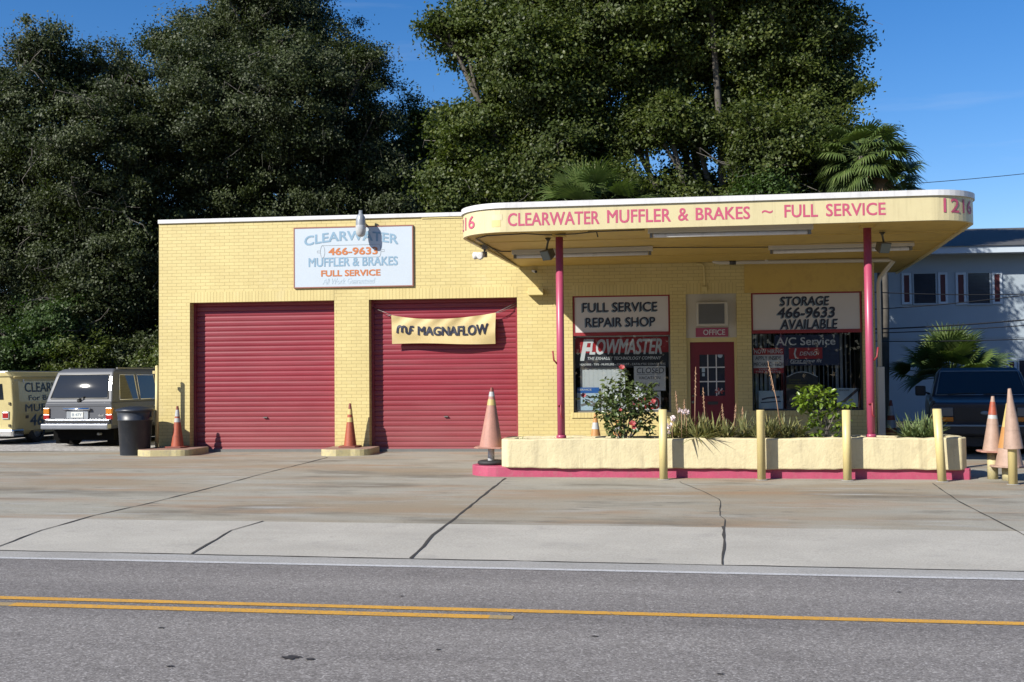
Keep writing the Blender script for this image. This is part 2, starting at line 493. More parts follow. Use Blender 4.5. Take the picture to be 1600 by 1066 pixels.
M['farleaf'] = leaf_mat('far_leaf', (0.025, 0.04, 0.016), (0.04, 0.06, 0.022), 0.6, 0.2)
M['palm'] = leaf_mat('palm_leaf', (0.078, 0.118, 0.034), (0.15, 0.175, 0.065), 0.45, 0.2, .35)
M['palmdead'] = leaf_mat('dead_palm_leaf', (0.19, 0.125, 0.07), (0.27, 0.19, 0.11), 0.8, 0.2, .2)
M['hib'] = leaf_mat('flowering_shrub_leaf', (0.065, 0.095, 0.035), (0.15, 0.17, 0.07), 0.35, 0.2, .6)
M['ficus'] = leaf_mat('bush_leaf', (0.12, 0.19, 0.022), (0.24, 0.29, 0.05), 0.35, 0.28, .6)
M['aloe'] = leaf_mat('aloe_leaf', (0.20, 0.21, 0.085), (0.40, 0.28, 0.12), 0.5, 0.1, .4)
M['aloegreen'] = leaf_mat('aloe_leaf_green', (0.16, 0.22, 0.09), (0.30, 0.30, 0.14), 0.5, 0.1, .4)
M['stalk'] = plain('flower_stalk', (0.40, 0.24, 0.14), 0.7, 0.15, 9)
M['petalred'] = plain('red_petal', (0.40, 0.05, 0.05), 0.5, 0.1)
M['petalwhite'] = plain('pink_white_petal', (0.75, 0.60, 0.60), 0.5, 0.1)
M['wire'] = plain('black_wire', (0.015, 0.015, 0.016), 0.6, 0.1)

def slat_mat():
    m, t, p = nt('rollup_door_red')
    v = coords(t, obj=False)
    v2 = coords(t, (0.28, 1, 9), obj=False)
    c = ramp(t, noise(t, v, 0.8, 4), [(0.3, (0.185, 0.013, 0.024)), (0.7, (0.225, 0.020, 0.034))])
    f = ramp(t, noise(t, v2, 1.3, 5, .65), [(0.47, (0, 0, 0)), (0.66, (.5,) * 3)])
    c = mix(t, f, c, (0.22, 0.062, 0.07))
    gr = ramp(t, noise(t, coords(t, (3, 3, 9), obj=False), 2.4, 7, .75), [(0.6, (0, 0, 0)), (0.74, (.6,) * 3)])
    c = mix(t, gr, c, (0.10, 0.035, 0.035))
    # sun-bleached, dusty lower slats
    sp = node(t, 'ShaderNodeSeparateXYZ'); g = node(t, 'ShaderNodeNewGeometry'); t.links.new(g.outputs['Position'], sp.inputs[0])
    mr = node(t, 'ShaderNodeMapRange'); mr.inputs[1].default_value = 1.15; mr.inputs[2].default_value = 0.0; mr.inputs[3].default_value = 0; mr.inputs[4].default_value = 0.62
    t.links.new(sp.outputs[2], mr.inputs[0])
    mm = node(t, 'ShaderNodeMath', operation='MULTIPLY'); t.links.new(mr.outputs[0], mm.inputs[0]); t.links.new(noise(t, v2, 2.2, 5), mm.inputs[1])
    c = mix(t, mm.outputs[0], c, (0.27, 0.135, 0.12))
    t.links.new(c, p.inputs['Base Color']); p.inputs['Roughness'].default_value = 0.42
    return m
M['slat'] = slat_mat()

def asphalt_mat():
    m, t, p = nt('asphalt')
    v = coords(t, obj=False)
    vo = node(t, 'ShaderNodeTexVoronoi'); vo.inputs['Scale'].default_value = 95; t.links.new(v, vo.inputs['Vector'])
    sp = node(t, 'ShaderNodeSeparateColor'); t.links.new(vo.outputs['Color'], sp.inputs[0])
    c = ramp(t, sp.outputs[0], [(0.0, (0.092, 0.084, 0.077)), (0.5, (0.155, 0.144, 0.134)), (0.85, (0.205, 0.192, 0.180)), (1.0, (0.31, 0.295, 0.28))])
    f = noise(t, v, 16, 5, .7)
    c = mix(t, 1.0, c, ramp(t, f, [(0.3, (0.88, 0.87, 0.87)), (0.7, (1.12, 1.12, 1.12))]), 'MULTIPLY')
    tr = noise(t, coords(t, (0.035, 1.0, 1), obj=False), 1.1, 4, .55)     # wheel tracks along the lanes
    c = mix(t, 1.0, c, ramp(t, tr, [(0.33, (0.80, 0.79, 0.80)), (0.66, (1.15, 1.15, 1.15))]), 'MULTIPLY')
    st = ramp(t, noise(t, coords(t, (0.6, 1.6, 1), obj=False), 1.3, 8, .7), [(0.56, (1, 1, 1)), (0.72, (0.74, 0.73, 0.73))])
    c = mix(t, 1.0, c, st, 'MULTIPLY')
    oil = ramp(t, noise(t, coords(t, (0.8, 1.4, 1), obj=False), 4.2, 4, .6), [(0.70, (0, 0, 0)), (0.78, (.45,) * 3)])
    c = mix(t, oil, c, (0.055, 0.052, 0.052))
    t.links.new(c, p.inputs['Base Color']); p.inputs['Roughness'].default_value = 0.85
    bump(t, p, sp.outputs[0], 0.4, 0.005)
    return m
M['asphalt'] = asphalt_mat()
M['underbody'] = plain('shade_black_underbody', (0.006, 0.006, 0.006), 0.95, 0.1, spec=.05)  # near-black colour stands in for the deep shade under the wagon

def concrete_mat(name, col, stains, amt, fine=0.06):
    m, t, p = nt(name)
    v = coords(t, obj=False)
    c = ramp(t, noise(t, v, 1.2, 6, .6), [(0.3, tuple(x * .9 for x in col)), (0.7, tuple(x * 1.08 for x in col))])
    for k, (sc, st, lo, hi, cc) in enumerate(stains):
        vv = coords(t, st, obj=False)
        f = ramp(t, noise(t, vv, sc, 7, .62), [(lo, (0, 0, 0)), (hi, (amt,) * 3)])
        c = mix(t, f, c, cc)
    g = ramp(t, noise(t, v, 55, 3, .7), [(0.3, (1 - fine * 2,) * 3), (0.7, (1 + fine * 2,) * 3)])
    c = mix(t, 1.0, c, g, 'MULTIPLY')
    t.links.new(c, p.inputs['Base Color']); p.inputs['Roughness'].default_value = 0.8
    bump(t, p, noise(t, v, 40, 5), 0.15, 0.01)
    return m
M['apron'] = concrete_mat('stained_concrete', (0.26, 0.245, 0.20), [
    (0.40, (0.45, 1.3, 1), .46, .62, (0.225, 0.178, 0.118)),
    (0.9, (0.30, 1.6, 1), .52, .68, (0.25, 0.165, 0.098)),
    (0.6, (0.55, 1.3, 1), .53, .66, (0.125, 0.110, 0.082)),
    (1.9, (0.30, 2.2, 1), .56, .70, (0.29, 0.285, 0.26)),
    (3.5, (0.5, 2.0, 1), .60, .72, (0.10, 0.085, 0.066)),
    (9, (0.8, 1.2, 1), .66, .74, (0.11, 0.095, 0.075))], 0.92, .09)
M['walk'] = concrete_mat('sidewalk_concrete', (0.345, 0.326, 0.283), [
    (0.8, (0.5, 1.5, 1), .5, .72, (0.285, 0.267, 0.23)),
    (2.5, (1, 1, 1), .58, .74, (0.235, 0.222, 0.20)),
    (7, (1, 1, 1), .66, .74, (0.17, 0.16, 0.14))], 0.6, 0.10)
M['gutter'] = concrete_mat('gutter_concrete', (0.245, 0.237, 0.222), [(2.0, (0.3, 1.5, 1), .5, .7, (0.28, 0.28, 0.275))], 0.6, .1)
M['gravel'] = concrete_mat('pale_gravel', (0.38, 0.365, 0.335), [(9, (1, 1, 1), .45, .55, (0.20, 0.18, 0.16))], 0.9, .25)
M['dirt'] = plain('yard_soil', (0.07, 0.065, 0.04), 0.95, 0.3, 2, bmp=.3)

def paint_line(name, col):
    m, t, p = nt(name)
    v = coords(t, obj=False)
    c = ramp(t, noise(t, v, 6, 6, .7), [(0.3, tuple(x * .82 for x in col)), (0.65, col)])
    f = ramp(t, noise(t, v, 60, 4, .8), [(0.52, (0, 0, 0)), (0.62, (.8,) * 3)])
    c = mix(t, f, c, (0.13, 0.12, 0.11))
    t.links.new(c, p.inputs['Base Color']); p.inputs['Roughness'].default_value = 0.7
    return m
M['lineyel'] = paint_line('yellow_road_paint', (0.56, 0.29, 0.03))
M['linewht'] = paint_line('white_road_paint', (0.46, 0.46, 0.46))
M['linefade'] = paint_line('faded_road_paint', (0.34, 0.24, 0.10))
M['crack'] = plain('open_joint', (0.03, 0.027, 0.024), 0.95, 0.3, 9)
M['tar'] = plain('tar_spot', (0.025, 0.024, 0.024), 0.6, 0.2, 9)

# ------------------------------------------------------------------ ground
BZ = [(-60, -.15), (9.4, -.15), (9.63, -.13), (11.8, -.1), (17, -.065), (20.8, -.02), (22, -.012), (26, 0), (400, 0)]
GZ = [(-60, -.0107), (9.63, -.0107), (11.8, -.007), (17, -.0055), (22, 0), (400, 0)]
def zg(x, y):
    return float(np.interp(y, *zip(*BZ)) + np.interp(y, *zip(*GZ)) * max(-30, min(30, x)))

def sheet(name, mat, xs, ys, dz=0.0, label=None):
    mb = MB(); n = len(xs)
    vs = [(x, y, zg(x, y) + dz) for y in ys for x in xs]
    fs = [(j * n + i, j * n + i + 1, (j + 1) * n + i + 1, (j + 1) * n + i) for j in range(len(ys) - 1) for i in range(n - 1)]
    mb.add(vs, fs)
    return mb.free(name, mat, kind='structure', recalc=False)

XS = [-60, -45] + list(range(-30, 31, 2)) + [45, 60]
g = MB(); g.quad((-900, -900, -.62), (900, -900, -.62), (900, 900, -.62), (-900, 900, -.62))
g.free('ground', M['dirt'], kind='structure', recalc=False)
sheet('road', M['asphalt'], XS, [-40, -10, 0, 9.4])
sheet('gutter', M['gutter'], XS, [9.4, 9.63])
sheet('sidewalk', M['walk'], XS, [9.63, 10.2, 10.7, 11.2, 11.8])
sheet('concrete_forecourt', M['apron'], XS, [11.8, 12.4, 13, 14, 15, 16, 17, 18, 19, 20, 20.8, 21.4, 22, 22.6])
sheet('yard', M['dirt'], XS, [22.6, 26, 40, 90], -0.004)
sheet('gravel_lot', M['gravel'], [-40, -30, -20, -9.9], [22.5, 24, 26, 30], 0.006)

def ground_strip(name, mat, pts, w, dz, jitter=0.0, seed=1):
    rnd = random.Random(seed)
    mb = MB(); P = []
    for a, b in zip(pts, pts[1:]):
        n = max(1, int(math.hypot(b[0] - a[0], b[1] - a[1]) / .25))
        P += [(a[0] + (b[0] - a[0]) * k / n, a[1] + (b[1] - a[1]) * k / n) for k in range(n)]
    P.append(pts[-1])
    rows = []
    for i, p in enumerate(P):
        q0, q1 = P[max(0, i - 1)], P[min(len(P) - 1, i + 1)]
        t = Vector((q1[0] - q0[0], q1[1] - q0[1])).normalized(); nrm = Vector((-t.y, t.x))
        o = rnd.uniform(-jitter, jitter); ww = w * (1 + (rnd.uniform(-.5, .5) if jitter else 0))
        r = []
        for s in (-.5, .5):
            x, y = p[0] + nrm.x * (o + s * ww), p[1] + nrm.y * (o + s * ww)
            r.append((x, y, zg(x, y) + dz))
        rows.append(r)
    for a, b in zip(rows, rows[1:]):
        mb.quad(a[0], b[0], b[1], a[1])
    return mb.free(name, mat, kind='structure', recalc=False)

ground_strip('edge_line', M['linewht'], [(-40, 9.36), (40, 9.36)], 0.085, 0.004)
ground_strip('centre_line', M['lineyel'], [(-40, 7.69), (40, 7.69)], 0.10, 0.004)
ground_strip('centre_line', M['lineyel'], [(-4.40, 7.475), (-1.02, 7.475)], 0.115, 0.004)
ground_strip('faded_centre_line', M['linefade'], [(-9, 7.475), (-4.40, 7.475)], 0.11, 0.0035)
ground_strip('faded_centre_line', M['linefade'], [(-1.02, 7.475), (-.86, 7.475)], 0.11, 0.0035)
ground_strip('pavement_joint', M['crack'], [(-30, 9.635), (30, 9.635)], 0.022, 0.004, 0.006, 3)
ground_strip('pavement_joint', M['crack'], [(-5.9, 9.66), (-6.1, 10.9), (-6.14, 12.1), (-6.03, 13.2), (-5.97, 14.9), (-5.96, 17.3), (-5.85, 20.6)], 0.022, 0.005, 0.006, 4)
ground_strip('pavement_joint', M['crack'], [(-3.99, 9.66), (-4.09, 10.5), (-4.16, 11.1), (-4.07, 11.8)], 0.020, 0.005, 0.005, 5)
ground_strip('pavement_joint', M['crack'], [(-2.0, 9.66), (-2.02, 10.3), (-2.06, 11.0), (-2.04, 11.97), (-2.04, 14.8), (-2.03, 16.8)], 0.026, 0.005, 0.006, 6)
ground_strip('pavement_joint', M['crack'], [(.67, 9.66), (.76, 10.7), (.84, 11.85)], 0.026, 0.005, 0.007, 7)
ground_strip('pavement_crack', M['crack'], [(.84, 11.86), (.88, 12.4), (.90, 13.3), (.96, 14.3), (.80, 15.2), (.54, 16.5)], 0.010, 0.005, 0.022, 8)
ground_strip('pavement_joint', M['crack'], [(3.7, 9.66), (3.72, 11.5), (3.79, 12.9), (3.85, 14.2), (4.09, 16.5)], 0.018, 0.005, 0.006, 9)
ground_strip('pavement_joint', M['crack'], [(-6.0, 17.9), (-14, 18.3)], 0.012, 0.005, 0.01, 10)

def blot(x, y, rx, ry, seed, mat='tar'):
    rnd = random.Random(seed); mb = MB(); vs = []
    for k in range(22):
        a = 2 * math.pi * k / 22; s = rnd.uniform(.55, 1.1)
        px, py = x + rx * s * math.cos(a), y + ry * s * math.sin(a)
        vs.append((px, py, zg(px, py) + .0045))
    mb.add(vs, [tuple(range(22))]).free('tar_spot', M[mat], kind='structure', recalc=False)
blot(-2.0, 6.27, .065, .05, 1); blot(-1.88, 6.24, .03, .025, 5)
for k, (x, y) in enumerate([(.41, 6.2), (-.3, 7.0), (-3.05, 6.9), (-1.2, 6.55), (1.9, 8.7), (-1.75, 8.1), (-2.6, 6.0), (-.2, 5.95)]):
    blot(x, y, random.uniform(.018, .035), random.uniform(.012, .02), 20 + k)

# ------------------------------------------------------------------ repair shop
YF = 22.0
XL, XR, YB, ZR = -9.79, 4.47, 27.0, 4.75
B = thing('repair_shop', 'yellow painted brick repair shop with two red roll-up doors and a flat canopy', 'building', (-2.6, YF, 0))
OPEN = [(-9.13, -6.10, -.3, 3.05), (-5.39, -2.395, -.3, 3.05), (-1.30, 0.60, .755, 3.05), (.905, 1.875, -.3, 3.05), (2.15, 4.24, .775, 3.05)]
w = MB()
xs = sorted({XL, XR, *[o[0] for o in OPEN], *[o[1] for o in OPEN]}); zs = sorted({-.3, .755, .775, 3.05, ZR})
for x0, x1 in zip(xs, xs[1:]):
    for z0, z1 in zip(zs, zs[1:]):
        cx, cz = (x0 + x1) / 2, (z0 + z1) / 2
        if any(a < cx < b and c < cz < d for a, b, c, d in OPEN): continue
        w.quad((x0, YF, z0), (x1, YF, z0), (x1, YF, z1), (x0, YF, z1))
RV = .245
for a, b, c, d in OPEN:
    w.quad((a, YF, c), (a, YF, d), (a, YF + RV, d), (a, YF + RV, c))
    w.quad((b, YF, c), (b, YF + RV, c), (b, YF + RV, d), (b, YF, d))
    w.quad((a, YF, d), (b, YF, d), (b, YF + RV, d), (a, YF + RV, d))
    if c > 0: w.quad((a, YF, c), (a, YF + RV, c), (b, YF + RV, c), (b, YF, c))
w.quad((XL, YF, -.3), (XL, YF, ZR), (XL, YB, ZR), (XL, YB, -.3))
w.quad((XR, YF, -.3), (XR, YB, -.3), (XR, YB, ZR), (XR, YF, ZR))
w.quad((XL, YB, -.3), (XL, YB, ZR), (XR, YB, ZR), (XR, YB, -.3))
w.build('wall', M['brick'], B, recalc=False)
MB().box(XL + .02, XR - .02, YF + .02, YB - .02, ZR - .12, ZR - .03).build('roof', M['dgrey'], B)
t = MB()
t.box(XL - .012, -3.2, YF - .035, YF + .2, ZR - .068, ZR + .012)
t.box(-3.2, XR + .01, YF - .035, YF + .2, ZR - .06, ZR + .016)
t.box(XL - .012, XL + .2, YF + .2, YB, ZR - .068, ZR + .012)
t.build('roof_trim', M['white'], B, bevel=.006)
MB().box(-4.3, XR, YF - .018, YF - .002, ZR - .098, ZR - .062).build('trim_board', M['yellow'], B)
for (a, b, z0, z1) in [(-9.13, -6.10, 3.05, 3.262), (-5.39, -2.395, 3.05, 3.262), (-1.30, .60, 3.05, 3.262), (.905, 1.875, 3.05, 3.262)]:
    MB().box(a, b, YF - .004, YF + .02, z0 - .002, z1).build('brick_lintel', M['soldier'], B)
for (a, b, z) in [(-1.34, .64, .755), (2.11, 4.27, .775)]:
    MB().box(a, b, YF - .022, YF + .12, z - .10, z + .004).build('brick_sill', M['soldier'], B, bevel=.006)

# roll-up doors
for (a, b, d) in [(-9.13, -6.10, 0), (-5.39, -2.395, 1)]:
    mb = MB(); prof = []; z = -.02; n = 0
    while z < 3.10:
        for f, dy in ((0, .007), (.06, .001), (.3, -.004), (.65, -.004), (.88, .0), (.94, .009), (.985, .010)):
            prof.append((z + f * .1035, dy))
        z += .1035
    vs = []
    for zz, dy in prof:
        vs += [(a - .03, YF + .235 + dy, zz), (b + .03, YF + .235 + dy, zz)]
    mb.add(vs, [(2 * i, 2 * i + 1, 2 * i + 3, 2 * i + 2) for i in range(len(prof) - 1)])
    dr = mb.build('garage_door', M['slat'], B, recalc=False)
    MB().box(a, b, YF + .205, YF + .226, -.02, .045).build('bottom_bar', M['dgrey'], dr)
    for gx in (a, b - .055): MB().box(gx, gx + .055, YF + .20, YF + .224, -.02, 3.05).build('guide_rail', M['slat'], dr)
    h = MB().box(a + 1.48, a + 1.56, YF + .19, YF + .228, .68, .70)
    h.build('pull_handle', M['dgrey'], dr)

# interior behind the shop windows
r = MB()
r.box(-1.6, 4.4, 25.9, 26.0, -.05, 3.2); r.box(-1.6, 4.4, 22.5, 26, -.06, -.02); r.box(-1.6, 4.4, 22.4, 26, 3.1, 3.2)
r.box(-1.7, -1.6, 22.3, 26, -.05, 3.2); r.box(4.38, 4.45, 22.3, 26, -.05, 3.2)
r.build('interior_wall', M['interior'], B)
for (a, b, z0, z1, nm) in [(-1.30, .60, .755, 2.30, 'A'), (2.15, 4.24, .775, 2.30, 'B')]:
    f = MB(); y0, y1 = YF + .085, YF + .125
    f.box(a, a + .035, y0, y1, z0, z1); f.box(b - .035, b, y0, y1, z0, z1)
    f.box(a + .035, b - .035, y0, y1, z0, z0 + .035); f.box(a + .035, b - .035, y0, y1, z1 - .03, z1)
    win = f.build('window', M['dgrey'] if nm == 'A' else M['dark'], B)
    MB().quad((a + .03, YF + .105, z0 + .03), (b - .03, YF + .105, z0 + .03), (b - .03, YF + .105, z1 - .02), (a + .03, YF + .105, z1 - .02)).build('pane', M['glass'], win, recalc=False)
# blinds: closed bright ones left, half open grey ones right
bl = MB(); x = -1.17
while x < -.30:
    bl.quad((x, 22.165, .78), (x + .086, 22.18, .78), (x + .086, 22.18, 2.25), (x, 22.165, 2.25)); x += .088
bl.build('vertical_blind', M['blind'], B, recalc=False)
bl = MB(); x = 2.20
rb = random.Random(4)
while x < 4.2:
    a = rb.uniform(.55, 1.35); c, s = .045 * math.cos(a), .045 * math.sin(a)
    bl.quad((x - c, 22.40 - s, .8), (x + c, 22.40 + s, .8), (x + c, 22.40 + s, 2.27), (x - c, 22.40 - s, 2.27)); x += .085
bl.build('vertical_blind', M['blinddark'], B, recalc=False)

# office door and panel above it
MB().box(.905, 1.875, YF + .05, YF + .075, 2.20, 3.05).build('transom_panel', M['pvc'], B)
f = MB(); f.box(.905, .975, YF + .06, YF + .14, -.05, 2.20); f.box(1.825, 1.875, YF + .06, YF + .14, -.05, 2.20); f.box(.975, 1.825, YF + .06, YF + .14, 2.115, 2.20)
f.build('door_frame', M['yellow'], B)
dx0, dx1, gx0, gx1, gz0, gz1 = .975, 1.825, 1.155, 1.64, 1.07, 1.90
d = MB()
for (a, b, c, e) in [(dx0, gx0, 0, 2.115), (gx1, dx1, 0, 2.115), (gx0, gx1, 0, gz0), (gx0, gx1, gz1, 2.115)]:
    d.box(a, b, YF + .09, YF + .13, c - .03, e)
d.box(1.10, 1.36, YF + .082, YF + .09, .2, .75); d.box(1.44, 1.70, YF + .082, YF + .09, .2, .75)
od = d.build('office_door', M['red'], B)
MB().quad((gx0, YF + .11, gz0), (gx1, YF + .11, gz0), (gx1, YF + .11, gz1), (gx0, YF + .11, gz1)).build('door_glass', M['darkwin'], od, recalc=False)
f = MB()
for k in (1, 2):
    xx = gx0 + (gx1 - gx0) * k / 3; zz = gz0 + (gz1 - gz0) * k / 3
    f.box(xx - .01, xx + .01, YF + .092, YF + .108, gz0, gz1); f.box(gx0, gx1, YF + .089, YF + .109, zz - .011, zz + .011)
f.build('muntin', M['white'], od)
h = MB().lathe([(0, -.06), (.025, -.055), (.03, -.035), (.012, -.02), (.03, -.004), (.03, 0)], (1.02, YF + .09, .95), 12, axis='y')
h.build('handle', M['dgrey'], od)
MB().lathe([(0, -.03), (.022, -.028), (.022, 0)], (1.02, YF + .09, 1.07), 12, axis='y').build('deadbolt', M['dgrey'], od)
MB().box(1.30, 1.50, YF + .078, YF + .09, .90, .96).build('mail_slot', M['dark'], od, bevel=.004)
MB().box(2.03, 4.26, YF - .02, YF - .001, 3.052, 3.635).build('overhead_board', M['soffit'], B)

# canopy
def can_z(x): return .0036 * (x + 1.9)
def arc(cx, cy, rx, ry, a0, a1, n):
    return [(cx + rx * math.cos(R(a0 + (a1 - a0) * k / n)), cy + ry * math.sin(R(a0 + (a1 - a0) * k / n))) for k in range(n + 1)]
rim = [(-2.36, 22.0)] + arc(-1.95, 17.22, .75, .77, 180, 270, 14) + arc(4.15, 17.22, .76, .77, 270, 360, 14) + [(5.32, 21.3), (5.62, 25.2)]
ZS, ZT = 3.64, 4.035
poly = rim + [(4.48, 25.2), (4.48, 21.995), (-2.36, 21.995)]
c = MB()
nb = len(poly)
c.add([(x, y, ZS + can_z(x) + .012) for x, y in poly], [tuple(range(nb))[::-1]])
c.add([(x, y, ZT + can_z(x) - .02) for x, y in poly], [tuple(range(nb))])
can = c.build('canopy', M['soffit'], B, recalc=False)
def band(o, z0, z1, name, mat, parent, th=.03):
    mb = MB(); rings = []
    n = len(rim)
    for i, (x, y) in enumerate(rim):
        q0, q1 = rim[max(0, i - 1)], rim[min(n - 1, i + 1)]
        tn = Vector((q1[0] - q0[0], q1[1] - q0[1])).normalized(); nr = Vector((tn.y, -tn.x))
        ox, oy = x + nr.x * o, y + nr.y * o; ix, iy = ox - nr.x * th, oy - nr.y * th
        zz = can_z(x)
        rings.append([(ox, oy, z0 + zz), (ox, oy, z1 + zz), (ix, iy, z1 + zz), (ix, iy, z0 + zz)])
    mb.loft(rings, cap=True)
    return mb.build(name, mat, parent)
band(0, ZS - .02, ZT - .02, 'fascia', M['fascia'], can, .05)
band(.028, ZT - .062, ZT + .018, 'roof_trim', M['white'], can, .09)
# faint board seams of the soffit
sm = MB()
for yy in (17.9, 19.2, 20.5):
    sm.box(-2.45, 5.0, yy, yy + .012, ZS + .003, ZS + .011)
sm.build('soffit_seam', M['soffit'], can)
YT = 16.4478
def ctext(s, x0, x1, z0, z1, bold=.012):
    lt = MB(); text(lt, s, x0, x1, z0, z1, YT, 0, bold * 1.5); lt.build('lettering', M['letter_pink'], can)
ctext('CLEARWATER', -1.915, -.565, 3.705, 3.895, .016); ctext('MUFFLER', -.445, .475, 3.714, 3.902, .016); ctext('&', .585, .73, 3.722, 3.905, .012)
ctext('BRAKES', .84, 1.61, 3.725, 3.905, .016); ctext('~', 1.785, 1.935, 3.80, 3.845, .02); ctext('FULL', 2.105, 2.57, 3.732, 3.912, .016); ctext('SERVICE', 2.69, 3.515, 3.735, 3.912, .016)
def on_arc(cx, cy, rx, ry, a, off):
    return (cx + (rx + off) * math.cos(R(a)), cy + (ry + off) * math.sin(R(a)))
for side, (cx, cy, rx, ry), a0, a1, z0, z1 in [('r', (4.15, 17.22, .76, .77), 283, 328, 3.735, 3.93), ('l', (-1.95, 17.22, .75, .77), 178, 229, 3.715, 3.905)]:
    lt = MB(); segs = {'1': .26, '2': 1.0, '6': 1.0}; tot = sum(segs[k] for k in '1216') + .55 * 3; pos = 0
    for ch in '1216':
        f0, f1 = pos / tot, (pos + segs[ch]) / tot
        def wr(x, z, f0=f0, f1=f1):
            a = a0 + (a1 - a0) * x
            px, py = on_arc(cx, cy, rx, ry, a, .006)
            return (px, py, z + can_z(px))
        text(lt, ch, f0, f1, z0, z1, 0, 0, .02, warp=wr)
        pos += segs[ch] + .55
    lt.build('lettering', M['letter_pink'], can)
for (a0, a1, z0, z1, mt) in [(253.5, 264, 3.70, 3.80, 'patch'), (254, 266, 3.80, 3.885, 'patch_pale')]:
    mb = MB()
    for k in range(4):
        q0, q1 = (on_arc(-1.95, 17.22, .75, .77, a0 + (a1 - a0) * (k + e) / 4, .0025) for e in (0, 1))
        mb.quad((q0[0], q0[1], z0), (q1[0], q1[1], z0), (q1[0], q1[1], z1), (q0[0], q0[1], z1))
    mb.build('paint_patch', M[mt], can, recalc=False)
MB().tube([(-2.35, 21.5, 3.632), (-2.45, 18.5, 3.632), (-2.52, 17.3, 3.632), (-2.3, 16.95, 3.634), (-1.7, 16.8, 3.632), (-1.35, 17.0, 3.63), (-.95, 16.95, 3.63), (-.6, 16.75, 3.634), (.1, 16.72, 3.638)], .011, 6).build('cable', M['bronze'], can)
MB().tube([(-2.52, 18.3, 3.632), (-2.35, 19.1, 3.632), (-2.18, 19.13, 3.632)], .011, 6).build('cable', M['bronze'], can)
MB().tube([(.25, 19.05, 3.634), (1.2, 19.2, 3.636), (2.2, 19.4, 3.64)], .009, 6).build('cable', M['bronze'], can)
MB().tube([(-.75, 16.85, 3.64), (-.62, 16.83, 3.64), (-.6, 16.83, 3.56)], .012, 6).build('hook', M['bronze'], can)

# posts under the canopy
for px, zt in ((-1.2, 3.60), (3.383, 3.63)):
    p = MB().tube([(px, 17.08, .1), (px, 17.08, zt)], .0585, 20)
    po = p.build('canopy_post', M['pink'], B)
    MB().box(px - .10, px + .10, 16.98, 17.18, zt, zt + .05).build('cap_plate', M['soffit'], po)
    hk = MB().tube([(px - .04, 17.02, 1.02), (px + .005, 16.985, 1.04), (px + .005, 16.985, .87), (px + .035, 16.975, .83)], .012, 6)
    s = -1 if px < 0 else 1
    hk.build('post_hook', M['trimred'], po); hk = MB()
    hk.tube([(px + s * .05, 17.06, 1.66), (px + s * .10, 17.05, 1.72), (px + s * .115, 17.05, 1.86)], .014, 6)
    hk.build('post_hook', M['trimred'], po)
    MB().lathe([(.061, 0), (.075, 0), (.075, .05), (.061, .06)], (px, 17.08, .52), 16).build('collar', M['pink'], po)

# pipes and small fittings of the shop
p = MB().tube([(1.43, 21.85, 3.72), (1.45, 21.85, 3.66), (1.55, 21.85, 3.64), (4.70, 21.85, 3.62), (4.80, 21.86, 3.60), (4.56, 21.90, 3.30), (4.53, 21.92, 3.2), (4.53, 21.92, 1.6)], .04, 12)
p.tube([(2.44, 21.85, 3.64), (2.44, 21.85, 3.70)], .045, 10)
p.build('drain_pipe', M['pvc'], B)
MB().tube([(1.74, 21.85, 3.638), (1.86, 21.85, 3.637)], .048, 12).build('pipe_coupling', M['dark'], B)
MB().box(4.475, 4.60, 21.86, 21.98, .0, 1.6).build('corner_post', M['pvc'], B, bevel=.01)
p = MB().tube([(1.13, 21.97, 3.63), (1.22, 21.97, 3.63), (1.265, 21.97, 3.58), (1.265, 21.97, 3.17)], .016, 8)
p.build('conduit', M['yellow'], B)
MB().box(1.215, 1.315, 21.93, 21.995, 3.10, 3.19).build('junction_box', M['yellow'], B, bevel=.006)
MB().box(-2.16, -1.86, 21.80, 21.998, 3.07, 3.20).build('junction_box', M['yellow'], B, bevel=.008)
exec_after = []

# ------------------------------------------------------------------ signs and fittings on the walls
def frame_box(mb, x0, x1, z0, z1, y0, y1, wd, mi):
    mb.box(x0, x1, y0, y1, z0, z0 + wd, mi); mb.box(x0, x1, y0, y1, z1 - wd, z1, mi)
    mb.box(x0, x0 + wd, y0, y1, z0 + wd, z1 - wd, mi); mb.box(x1 - wd, x1, y0, y1, z0 + wd, z1 - wd, mi)

s = thing('wall_sign', 'large white painted sign reading CLEARWATER above the red garage doors', 'sign', (-5.7, 21.99, 3.3))
MB().box(-6.909, -4.491, 21.965, 21.999, 3.321, 4.509).build('board', M['sign'], s)
mb = MB(); frame_box(mb, -6.93, -4.47, 3.30, 4.53, 21.960, 21.999, .022, 0); mb.build('frame', M['sign_edge'], s)
y = 21.961
for (b_, x0, x1, z0, z1, mt, bo, kw) in [('CLEARWATER', -6.70, -4.78, 4.25, 4.435, 'blue_letter', .04, dict(arch=.10)), ('MUFFLER & BRAKES', -6.615, -4.79, 3.73, 3.905, 'blue_letter', .03, {}),
        ('466-9633', -6.20, -5.20, 3.96, 4.10, 'orange_letter', .05, {}), ('FULL SERVICE', -6.355, -5.145, 3.53, 3.65, 'orange_letter', .05, {}), ('All Work Guaranteed', -6.33, -5.25, 3.37, 3.49, 'pale_letter', 0, dict(shear=.3))]:
    l = MB(); text(l, b_, x0, x1, z0, z1, y, 0, bo, **kw); l.build('lettering', M[mt], s)
l = MB()
el = lambda cx, cz, rx, rz, a0, a1: [(cx + rx * math.cos(R(a0 + (a1 - a0) * k / 20)), cz + rz * math.sin(R(a0 + (a1 - a0) * k / 20))) for k in range(21)]
l.ribbon(el(-6.33, 4.03, .045, .125, 0, 360), .009, y); l.ribbon([(-6.33, 4.155), (-5.17, 4.155)], .009, y); l.ribbon([(-6.33, 3.905), (-5.17, 3.905)], .009, y)
l.ribbon(el(-5.17, 4.03, .04, .125, -90, 90), .009, y)
